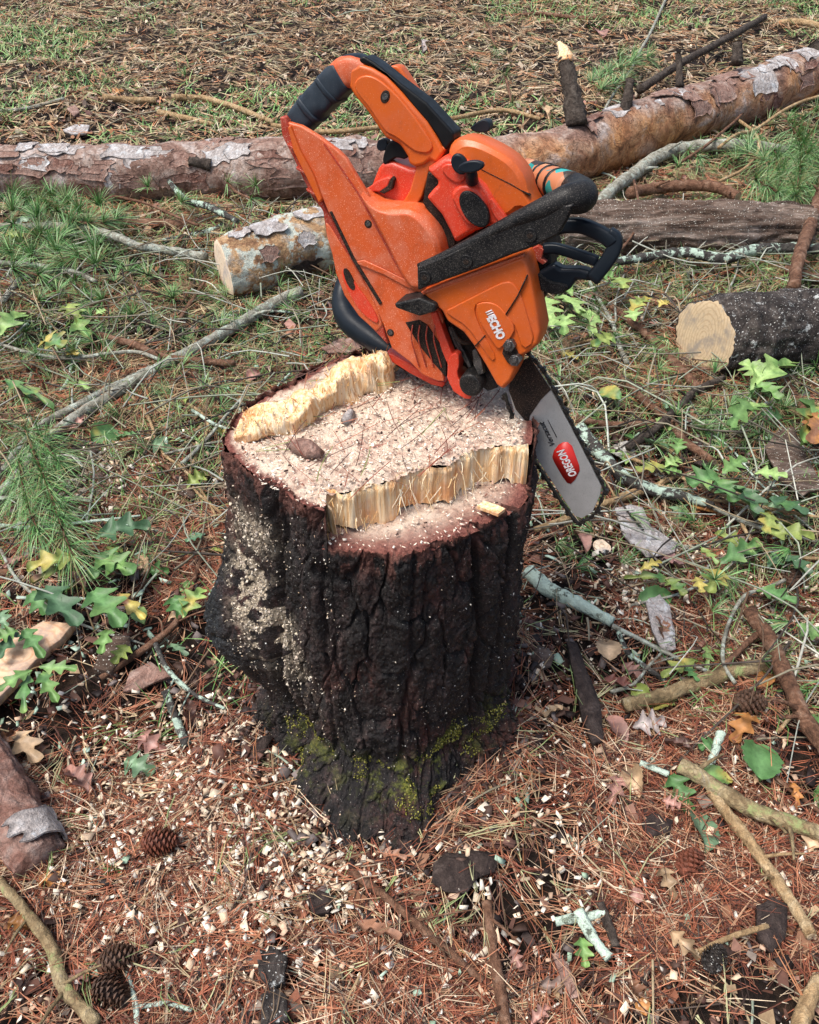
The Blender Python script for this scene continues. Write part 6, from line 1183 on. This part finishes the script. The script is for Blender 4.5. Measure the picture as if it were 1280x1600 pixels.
for k in range(90):
    p = scatter(1, -1.5, 1.8, -.75, 1.6)[0]; L = random.uniform(.018, .05); a0 = random.uniform(0, 6.28); n = 8; asp = random.uniform(.35, .8); mt = random.choice(('black_flake', 'black_flake', 'red_flake', 'furrowed_bark', 'dark_bark')); lab = where(p, ('long ' if asp < .5 else ('large ' if L > .036 else 'small ')) + {'black_flake': 'blackish', 'red_flake': 'reddish', 'furrowed_bark': 'grey brown', 'dark_bark': 'dark grey'}[mt] + ' bark scrap')
    if not lab: continue
    z = float(gz(*p) + lump(*p)) + .022; tl = random.uniform(-.25, .25)
    ring = [(L * math.cos(t) * random.uniform(.7, 1.1), L * asp * math.sin(t) * random.uniform(.7, 1.1)) for t in np.linspace(0, 2 * math.pi, n, endpoint=False)]
    V = []
    for f, h in ((1, 0), (1, .004), (.5, .006)): V += [[p[0] + (x * math.cos(a0) - y * math.sin(a0)) * f, p[1] + (x * math.sin(a0) + y * math.cos(a0)) * f, z + h + tl * x] for x, y in ring]
    V.append([p[0], p[1], z + .0065]); F = [[i, (i + 1) % n, n + (i + 1) % n, n + i] for i in range(n)] + [[n + i, n + (i + 1) % n, 2 * n + (i + 1) % n, 2 * n + i] for i in range(n)] + [[2 * n + i, 2 * n + (i + 1) % n, 3 * n] for i in range(n)] + [list(range(n))[::-1]]
    props(mesh('bark_scrap', V, F, mt, None, (p[0], p[1], z)), lab, 'bark piece', 'small bark scraps in the litter')

# green pine sprays and broken tips tangled round the logs
V, F, C = [], [], []
for p in scatter(420, -2.0, 2.2, -.05, 2.1, lambda x, y: np.clip(tangle(x, y) * (.4 + fbm(x * 3, y * 3, 0, 2, 44)) - .0, 0, 1)):
    z = float(gz(*p) + lump(*p)) + random.uniform(.005, .07); v, f, c = tuft_geo(np.array([p[0], p[1], z]), [random.uniform(-1, 1), random.uniform(-1, .6), random.uniform(.2, 1)], random.uniform(.05, .10), 26, .0010, random.uniform(.5, 1.)); o = len(V); V += v; C += c; F += [[q + o for q in g] for g in f]
props(mesh('pine_sprays', V, F, 'leafy', None, (0, 0, 0), cols=np.array(C)), 'small green pine sprays tangled in the brush around the logs', 'pine needles', kind='stuff')
for k in range(110):
    right = k % 3 != 0; q = scatter(1, *( (.38, 1.5, -.2, 1.1) if right else (-1.5, -.45, -.1, 1.2)))[0]; a = random.uniform(0, 6.28); L = random.uniform(.035, .075); cn, c = random.choice([('green', G2), ('dark green', G1), ('pale green', G3), ('green', G1), ('yellowing', YG), ('dull green', (.12, .20, .11))])
    lab = where(q, random.choice(('small ', 'loose ', 'single ')) + cn + ' oak leaf')
    if not lab: continue
    z = float(gz(*q) + lump(*q)) + random.uniform(.01, .05); V, F = leaf_geo([q[0], q[1], z], [math.cos(a), math.sin(a), 0], L * 1.1, L * random.uniform(.35, .5), 'oak' if k % 4 else 'round', random.uniform(.3, .9), random.uniform(-.6, .6), random.uniform(-.1, .3), 1900 + k)
    props(mesh('oak_leaf', V, F, 'leafy', None, (q[0], q[1], z), cols=leaf_cols(V, c, k, YL if random.random() < .25 else None)), lab, 'leaf', 'loose green oak leaves in the brush')
# sawdust and moss clinging to the bark
ph_, Z_, R_, mo_, du_ = STSURF
def on_bark(name, wt, n, size, pal, thick, off=.001):
    w = wt.ravel(); w = w / w.sum(); i = RNG.choice(len(w), n, p=w); iz, ip = np.unravel_index(i, Z_.shape); r = R_[iz, ip] + off; P = np.stack([STC[0] + r * np.cos(ph_[ip]), STC[1] + r * np.sin(ph_[ip])], 1); zz = Z_[iz, ip]
    bits(name, None, None, P, size, pal, None, (-.0015, .0015), thick, zf=lambda Q: zz, par=STUMP, base=STUMP.location, vert=2.)
frontw = (np.sin(ph_) < .2)[None] * (Z_ > .01)
on_bark('clinging_sawdust', du_ * frontw, 1500, (.0014, .0055), [(.66, .56, .42), (.74, .66, .54), (.5, .42, .34)], .12)
on_bark('sawdust_flecks', frontw * (.15 + 1.2 * (fbm(np.cos(ph_)[None] * 2, Z_ * 6, 0, 3, 5) > .12)), 800, (.0012, .0035), CH + [(.6, .6, .58)], .2)
on_bark('moss', (mo_ > .25) * frontw * mo_ * (fbm(np.cos(ph_)[None] * 6, Z_ * 30, 0, 3, 6) > .08), 1900, (.0012, .0034), [(.17, .17, .03), (.28, .26, .05), (.09, .10, .02), (.38, .35, .10)], .5, .0012)

# single branches lying crosswise in the brush
for k in range(96):
    zone = k % 4; q = scatter(1, *[(-1.6, -.4, .0, 1.5), (.4, 1.7, -.1, 1.5), (-.6, .9, .6, 1.9), (-2.4, 2.6, 1.6, 3.0)][zone])[0]; a = random.gauss(.3, 1.0); L = random.uniform(.16, .55) * (1.3 if zone == 3 else 1); r = random.uniform(.0022, .0062)
    mt, cn = random.choice([('grey_twig', 'grey'), ('grey_twig', 'grey'), ('brown_twig', 'brown'), ('dark_twig', 'dark'), ('lichen_twig', 'lichen spotted'), ('tan_twig', 'pale tan'), ('lichen_full', 'mint crusted')])
    d = np.array([math.cos(a), math.sin(a)]); pts = []; h0, h1 = random.uniform(.005, .04), random.uniform(.005, .10)
    for t in (-.5, -.2, .15, .5):
        p = q + d * L * t + np.array([-d[1], d[0]]) * random.gauss(0, .05) * L; pts.append([p[0], p[1], float(gz(*p) + max(0, lump(*p))) + r + h0 * (.5 - t) + h1 * (.5 + t) * .6])
    if min(math.hypot(p[0] - STC[0], p[1] - STC[1]) for p in pts) < .29: continue
    lab = where(q, ('thick ' if r > .0045 else 'thin ') + cn + ' branch')
    if not lab: continue
    V, Fq, fr = tube_geo(pts, [r, r * .9, r * .55], 8, 22, .3, 50, k); ob = mesh('branch', V, Fq, mt, None, np.mean(pts, 0)); props(ob, lab, 'branch')
    for _ in range(2):
        i = random.randrange(4, 19); c = fr[0][i]; dd = fr[1][i] * .8 + fr[3][i] * random.choice((-1, 1)) * random.uniform(.5, 1) + fr[2][i] * random.uniform(0, .6); dd /= np.linalg.norm(dd); l = random.uniform(.03, .12)
        V, Fq, _ = tube_geo([c, c + dd * l * .5, c + dd * l + np.array([0, 0, -.004])], [r * .4, r * .2], 5, 7, .2, 60, k); mesh('side_twig', V, Fq, mt, ob, c)
